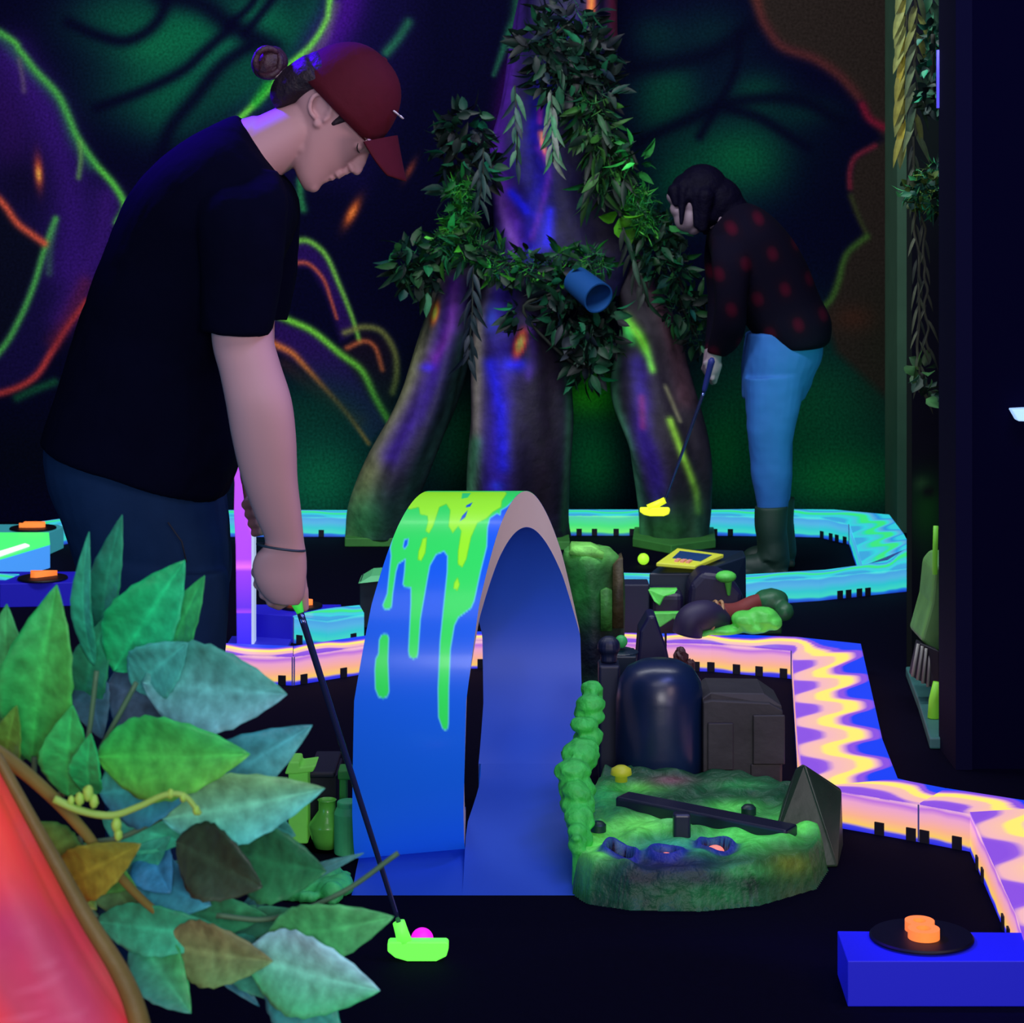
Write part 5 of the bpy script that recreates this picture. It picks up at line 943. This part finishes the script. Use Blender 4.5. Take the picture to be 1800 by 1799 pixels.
b = MB(); b.tube(crom([P(1262, 1082, 6.8), P(1295, 1078, 6.84), P(1325, 1062, 6.88), P(1345, 1056, 6.9)], 6), np.linspace(.036, .022, 19), 20); b.build('sleeve', mat('rust_red', (120, 48, 44), .6, noise=.3, scale=12), pp)
for k in range(2): 
    b = MB(); c0_ = P(1252+10*k, 1086, 6.76+.02*k); th = np.linspace(0, 2*PI, 30); b.tube([c0_+np.array([math.cos(t)*.014, math.sin(t)*.04, math.sin(t)*.02+math.cos(t)*.040]) for t in th], .005, 8); b.build('ring', mat('tan_ring', (170, 130, 90), .5), pp)
b = MB()
for k, (x, y, rx, ry) in enumerate(((1310, 1090, 26, 16), (1340, 1086, 28, 20), (1358, 1094, 18, 14), (1325, 1102, 30, 12), (1270, 1108, 40, 8), (1230, 1112, 20, 6))): b.ell(P(x, y, 6.75), [rx*6.75/F, .05, ry*6.75/F], n=14, m=9, jitter=.08, seed=k)
tag(b.build('slime_heap', GS2, remesh=.006, smoothit=2), 'bright green slime heap piled beside the rusty hose', 'slime')
b = MB(); b.ell(P(1355, 1055, 6.9), [.055, .05, .035], n=16, m=10, jitter=.05, seed=3); b.ell(P(1378, 1075, 6.85), [.03, .04, .03], n=14, m=9, jitter=.08, seed=8); b.box(P(1335, 1115, 6.9)+[0, 0, 0], P(1375, 1065, 6.9)+[0, .08, 0])
tag(b.build('green_rock', mat('green_rock', (30, 92, 52), .5, noise=.6, scale=14, bump=.5), remesh=.006, smoothit=2), 'dark green boulder right of the slime heap', 'rock')
b = MB(); b.box(P(1096, 1180, 6.9)+[0, 0, -.2], P(1142, 1028, 6.9)+[0, .1, 0]); tag(b.build('dark_crate', mat('dark_crate', (8, 16, 48), .6), smooth=False, bevel=.005), 'dark navy crate between the stump and the console', 'crate')

# ------------------------------------------------------------------ props left of the loop
b = MB(); fb = P(575, 1500, 4.9); fb[2] = 0.0
zz_ = lambda y: H-(y-HY)/F*4.9
fl = empty('flask', (fb[0], 4.9, 0), 'green glass chemistry flask beside the loop', 'flask')
b.lathe(fb, [(.02, zz_(1500)), (.026, zz_(1490)), (.034, zz_(1472)), (.040, zz_(1453)), (.0395, zz_(1449)), (.029, zz_(1437)), (.0185, zz_(1425)), (.0185, zz_(1408)), (.021, zz_(1406)), (.0165, zz_(1405)), (.014, zz_(1425)), (0, zz_(1430))], 36)
b.build('glass', mat('flask_glass', (110, 235, 80), .3, noise=.55, scale=12, coat=.4), fl)
b = MB(); b.lathe(fb, [(.05, 0), (.05, zz_(1502)-.004), (.03, zz_(1502)), (0, zz_(1502))], 28); tag(b.build('flask_stand', mat('dark_stand', (10, 30, 34), .5), sharp=40), 'dark round stand under the green flask', 'stand')
def props(name, label, cat, m, fn, **k): b = MB(); fn(b); return tag(b.build(name, m, smooth=False, bevel=.004, **k), label, cat)
GP = mat('lime_paint', (130, 240, 90), .5, noise=.25, scale=15, emit=.1)
props('dark_casket', 'dark block with a blue rim behind the flask', 'scenery', mat('casket_dark', (12, 12, 46), .5), lambda b: (b.box((gx(538, 5.05), 5.0, 0), (gx(596, 5.05), 5.15, H-(1352-HY)/F*5.05)), b.box((gx(545, 5.0), 4.97, H-(1352-HY)/F*5.05), (gx(590, 5.0), 5.16, H-(1342-HY)/F*5.05))))
props('lime_ledge', 'lime green ledge jutting left of the dark block', 'scenery', GP, lambda b: (b.prism([P(500, 1362, 4.9), P(508, 1340, 4.9), P(526, 1340, 4.9), P(527, 1350, 4.9), P(556, 1346, 4.9), P(550, 1358, 4.9), P(520, 1362, 4.9)], (0, .08, 0)), b.box((gx(505, 4.9), 4.92, 0), (gx(540, 4.9), 4.98, H-(1358-HY)/F*4.9))))
props('lime_column', 'small green column right behind the putter shaft', 'column', mat('green_column', (60, 165, 70), .5, noise=.4, scale=18), lambda b: (b.box((gx(595, 4.95), 4.93, H-(1368-HY)/F*4.95), (gx(618, 4.95), 4.99, H-(1351-HY)/F*4.95)), b.box((gx(597, 4.95), 4.94, 0), (gx(610, 4.95), 4.98, H-(1366-HY)/F*4.95))))
props('green_disc_stack', 'pale green stacked discs between flask and loop', 'scenery', mat('pale_green_disc', (80, 215, 140), .5, noise=.3, scale=18), lambda b: (b.lathe((gx(612, 4.85), 4.85, 0), [(.03, 0), (.03, H-(1430-HY)/F*4.85), (.024, H-(1418-HY)/F*4.85), (.024, H-(1408-HY)/F*4.85), (0, H-(1406-HY)/F*4.85)], 28),))
b = MB(); rng = np.random.RandomState(2)
for k in range(60): x = rng.uniform(440, 612); y = rng.uniform(1515, 1562); b.ell(np.append(T(x, y, .03)[:2], rng.uniform(.0, .018)), rng.uniform(.012, .026), n=12, m=8, jitter=.12, seed=k)
tag(b.build('mossy_mound', mat('moss_mound', (58, 190, 96), .6, noise=.9, scale=14, bump=.9), remesh=.006, smoothit=1), 'mottled green mossy mound on the floor left of the loop', 'mound')
b = MB(); b.box(P(632, 1120, 7.3), P(668, 1022, 7.3)+[0, .15, 0]); b2 = b; o = b.build('dark_box_prop', mat('dark_box_prop', (8, 22, 32), .6), smooth=False, bevel=.004); tag(o, 'dark box with a green rim left of the loop\'s top', 'box')
b = MB(); b.prism([P(630, 1026, 7.28), P(652, 1013, 7.3), P(668, 1012, 7.3), P(668, 1022, 7.28)], (0, .15, 0)); b.build('green_rim', mat('green_rim', (90, 190, 120), .5), o, smooth=False)

# machine prop by the right partition
mc = empty('grille_machine', (T(1625, 1250, 0)[0], T(1625, 1250, 0)[1], 0), 'green painted wreck with a barred grille by the partition', 'scenery')
b = MB(); b.prism([T(1592, 1190, 0), T(1614, 1250, 0), T(1634, 1318, 0), T(1690, 1318, 0), T(1690, 1190, 0)], (0, 0, .03)); b.build('base_slab', mat('wreck_slab', (54, 110, 104), .5, noise=.5, scale=8), mc, smooth=False, bevel=.005)
Yg = 6.15
b = MB(); b.prism([P(1616, 1130, Yg), P(1650, 1145, Yg-.05), P(1668, 1200, Yg-.05), P(1650, 1215, Yg-.05), P(1603, 1190, Yg)], (0, .05, 0)); b.build('grille_panel', mat('grille_dark', (14, 14, 28), .6), mc, smooth=False, bevel=.003)
for k in range(6): b = MB(); b.tube([P(1614+7*k, 1132+4*k, Yg-.02), P(1604+9*k, 1190+6*k, Yg-.03)], .0045, 8); b.build('grille_bar', mat('grille_bar', (150, 150, 140), .4), mc)
b = MB(); b.prism([P(1655, 985, Yg), P(1642, 1000, Yg), P(1636, 1060, Yg), P(1618, 1125, Yg), P(1640, 1145, Yg), P(1680, 1150, Yg), P(1680, 985, Yg)], (0, .18, 0)); b.build('hood', mat('wreck_green', (110, 170, 90), .5, noise=.8, scale=9, bump=.4), mc, smooth=False, bevel=.01)
b = MB(); b.tube([P(1645, 925, Yg-.03), P(1644, 960, Yg-.03), P(1643, 1010, Yg-.03)], .007, 10); b.build('fin', mat('lime_fin', (120, 215, 60), .5, emit=.15), mc)
b = MB(); b.tube([P(1648, 1200, 5.95), P(1642, 1230, 5.95), P(1641, 1262, 5.95)], [.012, .014, .016], 12); b.build('nozzle', mat('lime_fin2', (140, 230, 60), .5, emit=.15), mc)

# ------------------------------------------------------------------ foreground: red root and big-leaved plant
b = MB(); prof = [(-60, 1250), (0, 1372), (50, 1466), (100, 1562), (150, 1652), (200, 1735), (250, 1812), (320, 1930), (420, 2100)]
R = []; rng = np.random.RandomState(8); th = np.linspace(0, 2*PI, 60, endpoint=False); Yr = 2.15; prof = crom(np.array(prof, float), 8)
for (x, y) in prof:
    e = P(x, y, Yr); cx_ = e[0]-.30-.12*(H-.2-e[2]); r = e[0]-cx_; f = 1+.02*np.sin(4*th+e[2]*6)+.012*np.sin(9*th-e[2]*11); R.append(np.stack([cx_+f*np.cos(th)*r, Yr+.0+f*np.sin(th)*r*.75, np.full(60, e[2])], 1))
V_ = np.vstack(R); u, v = proj(V_); c = Canvas(u, v, (235, 60, 62)); c.stroke([(-60, 1640), (40, 1640), (130, 1760), (150, 1900)], 75, (170, 50, 110), .75); c.stroke([(-20, 1700), (60, 1800)], 50, (150, 66, 100), .6)
for k in range(70): c.blob(rng.uniform(-20, 150), rng.uniform(1640, 1800), rng.uniform(2, 6), rng.uniform(2, 6), (210, 110, 140), .5)
c.blob(30, 1430, 50, 60, (255, 70, 60), .5)
b.rings(R); b.c = [c.lin()]; rr_ = empty('red_root', (V_[:, 0].mean(), Yr, 0), 'big glowing red painted root sloping across the lower left corner', 'root')
rt = b.build('root_body', painted('red_root_paint', .4, .4, bump=.15, scale=14, grain=.15, emit=.32), rr_, paint=True)
b = MB(); pth = [P(x+14, y-2, Yr-.0) for x, y in ((-20, 1330), (40, 1440), (90, 1530), (140, 1620), (190, 1700), (222, 1770), (240, 1850), (250, 1950))]; b.tube(crom(pth, 6), np.linspace(.005, .012, 43), 16); b.build('bark_edge', mat('olive_bark', (104, 92, 42), .6, noise=.4, scale=14, bump=.5), rr_)

pl_ = empty('broad_leaf_plant', (P(230, 1500, 2.35)[0], 2.35, 0), 'large artificial plant with broad green and teal leaves in the lower left', 'plant')
YP = 2.35
def bigleaf(bx, by, tx, ty, wpx, col, Y=YP, roll=0.0, bend=.12, dz=0.0, col2=None):
    a = P(bx, by, Y+.03); t = P(tx, ty, Y-.03+dz); d = t-a; L = np.linalg.norm(d); dn = d/L; s_ = np.cross(dn, [0, 1, 0]); s_ /= np.linalg.norm(s_); s_ = s_*math.cos(roll)+np.array([0, 1, 0])*math.sin(roll); nr = np.cross(dn, s_)
    if nr[1] > 0: nr = -nr
    W_ = wpx*1.3*Y/F; n = 22; m_ = 12; V_ = []; Fc = []; cc = []; sat = lambda c_: np.clip(np.mean(c_)+(np.array(c_, float)-np.mean(c_))*1.22, 0, 255); c1 = sat(col); c2_ = sat(col2 if col2 is not None else col)
    for i in range(n+1):
        q = i/n; w_ = W_*.47*(math.sin(PI*q**.86)**.9*(1-.12*q))+.0004; ct = a+d*q+nr*bend*L*math.sin(PI*q)*.9
        w_ *= 1+.035*math.sin(i*2.2)
        for j in range(m_+1):
            x = -1+2*j/m_; p = ct+s_*w_*x-nr*(.22*w_*(1-abs(x))-.10*w_*math.sin(q*9+x*3)*abs(x)); V_.append(p)
            vein = .16 if abs(x) < .05 else (.06*math.sin(q*46-abs(x)*7)); k = .5+.5*x
            cc.append(np.clip(lin(np.clip((c1*(1-k)+c2_*k)*(1+vein), 0, 255))*1.3, 0, 1))
    for i in range(n):
        for j in range(m_): k = i*(m_+1)+j; Fc.append((k, k+1, k+m_+2, k+m_+1))
    b = MB(); b.add(V_, Fc, np.array(cc)); o = b.build('leaf', painted('plant_leaf', .5, .35, bump=.25, scale=60, grain=.28), pl_, paint=True)
    sl = o.modifiers.new('solid', 'SOLIDIFY'); sl.thickness = .0008
LV = [(25, 1320, 12, 1062, 96, (58, 150, 92), 2.4, .2), (55, 1340, 100, 1028, 120, (62, 150, 74), 2.35, .1, (44, 150, 84)), (180, 1130, 215, 905, 56, (44, 130, 100), 2.5, .3, (30, 100, 84)), (166, 1170, 157, 935, 40, (52, 150, 120), 2.45, .5),
      (200, 1180, 325, 985, 112, (44, 165, 116), 2.45, .1, (36, 150, 96)), (290, 1200, 360, 1012, 74, (54, 145, 88), 2.48, .5), (235, 1210, 330, 1130, 90, (70, 150, 140), 2.42, .2), (250, 1200, 505, 1221, 140, (108, 160, 168), 2.4, .15, (70, 140, 128)),
      (170, 1330, 440, 1326, 128, (84, 160, 70), 2.3, .1, (46, 150, 80)), (175, 1395, 348, 1375, 112, (44, 110, 130), 2.33, .2, (62, 175, 150)), (290, 1430, 549, 1275, 108, (84, 150, 150), 2.4, .15, (56, 120, 130)), (285, 1440, 571, 1386, 110, (92, 180, 172), 2.3, .1, (100, 150, 104)),
      (120, 1400, 128, 1240, 84, (48, 160, 90), 2.3, .2), (160, 1400, 160, 1290, 60, (40, 160, 96), 2.28, .4), (75, 1330, 125, 1150, 60, (40, 130, 80), 2.42, .4), (310, 1480, 462, 1560, 112, (44, 62, 48), 2.28, .1, (26, 50, 36)), (400, 1500, 574, 1532, 120, (44, 108, 70), 2.36, .15, (30, 86, 60)),
      (100, 1560, 248, 1484, 84, (108, 116, 48), 2.26, .2, (90, 104, 44)), (60, 1450, 170, 1600, 84, (110, 120, 50), 2.3, .3, (60, 110, 60)), (470, 1650, 692, 1612, 92, (74, 150, 96), 2.3, .1), (430, 1680, 668, 1742, 124, (66, 160, 110), 2.28, .1, (140, 190, 196)), (470, 1690, 604, 1830, 104, (48, 110, 112), 2.32, .2, (44, 130, 110)),
      (235, 1640, 336, 1782, 90, (52, 120, 110), 2.3, .3, (56, 140, 84)), (170, 1620, 412, 1642, 76, (66, 170, 136), 2.32, .15, (40, 120, 90)), (290, 1660, 480, 1690, 96, (88, 130, 84), 2.28, .15, (100, 110, 78)), (250, 1480, 300, 1570, 80, (50, 110, 140), 2.38, .3), (230, 1530, 372, 1592, 90, (66, 140, 150), 2.38, .25, (40, 90, 110)),
      (150, 1180, 180, 1300, 60, (60, 96, 110), 2.5, .3), (190, 1200, 330, 1260, 120, (64, 84, 100), 2.52, .2), (330, 1640, 456, 1770, 40, (44, 100, 110), 2.4, .5), (30, 1340, 60, 1200, 60, (46, 130, 60), 2.45, .3), (240, 1600, 420, 1560, 60, (40, 96, 100), 2.45, .2), (420, 1600, 640, 1500, 30, (64, 110, 110), 2.42, .5), (150, 1480, 260, 1640, 70, (70, 110, 70), 2.42, .2), (10, 1370, 30, 1240, 60, (70, 130, 60), 2.35, .3),
      (200, 1560, 300, 1470, 60, (50, 130, 110), 2.4, .2), (330, 1510, 250, 1640, 70, (44, 110, 90), 2.44, .3), (300, 1600, 470, 1610, 70, (46, 120, 84), 2.42, .2), (380, 1400, 520, 1470, 80, (54, 120, 110), 2.46, .2), (180, 1440, 330, 1480, 70, (58, 150, 120), 2.4, .2), (130, 1500, 240, 1560, 70, (60, 120, 60), 2.38, .2), (350, 1640, 520, 1600, 60, (60, 130, 100), 2.45, .2), (60, 1250, 10, 1120, 60, (40, 120, 80), 2.5, .3), (140, 1260, 190, 1080, 70, (40, 120, 90), 2.5, .2), (400, 1650, 500, 1760, 70, (50, 120, 100), 2.36, .2)]
for q in LV: bigleaf(q[0], q[1], q[2], q[3], q[4], q[5], q[6], q[7], col2=q[8] if len(q) > 8 else None)
b = MB(); b.tube(crom([P(-60, 1290, 2.2), P(20, 1340, 2.22), P(90, 1400, 2.24), P(150, 1465, 2.26), P(200, 1530, 2.28), P(300, 1620, 2.32), P(460, 1680, 2.34)], 8), np.linspace(.008, .003, 49), 14); b.build('stem', mat('brown_stem', (112, 104, 46), .6, noise=.3, scale=20), pl_)
for pts in ([(170, 1180), (150, 1320), (110, 1400)], [(200, 1300), (150, 1360), (100, 1400)], [(300, 1430), (220, 1470), (170, 1480)], [(60, 1330), (60, 1380)], [(240, 1200), (170, 1330)], [(140, 1470), (160, 1600), (240, 1640)], [(700, 1500), (600, 1570), (480, 1615), (380, 1610)]):
    b = MB(); b.tube(crom([P(x, y, 2.36) for x, y in pts], 8), .0028, 8); b.build('twig', mat('green_twig', (70, 110, 80), .6), pl_)
b = MB(); pt = [P(x, y, 2.2) for x, y in ((95, 1405), (140, 1425), (195, 1434), (245, 1418), (290, 1398), (325, 1400), (352, 1432))]; b.tube(crom(pt, 8), np.linspace(.004, .0025, 49), 10); b.build('flower_stalk', mat('lime_stalk', (140, 190, 80), .6), pl_)
rng = np.random.RandomState(3)
for (x, y, r) in ((140, 1405, 12), (155, 1395, 14), (165, 1410, 12), (205, 1450, 13), (208, 1468, 11), (300, 1396, 9), (322, 1402, 9), (345, 1425, 9), (125, 1408, 9)):
    b = MB(); b.ell(P(x, y, 2.2), np.array([r*.7, r*.7, r])*2.2/F, n=12, m=9, jitter=.1, seed=int(x)); b.build('bud', mat('lime_bud', (150, 205, 80), .6), pl_)
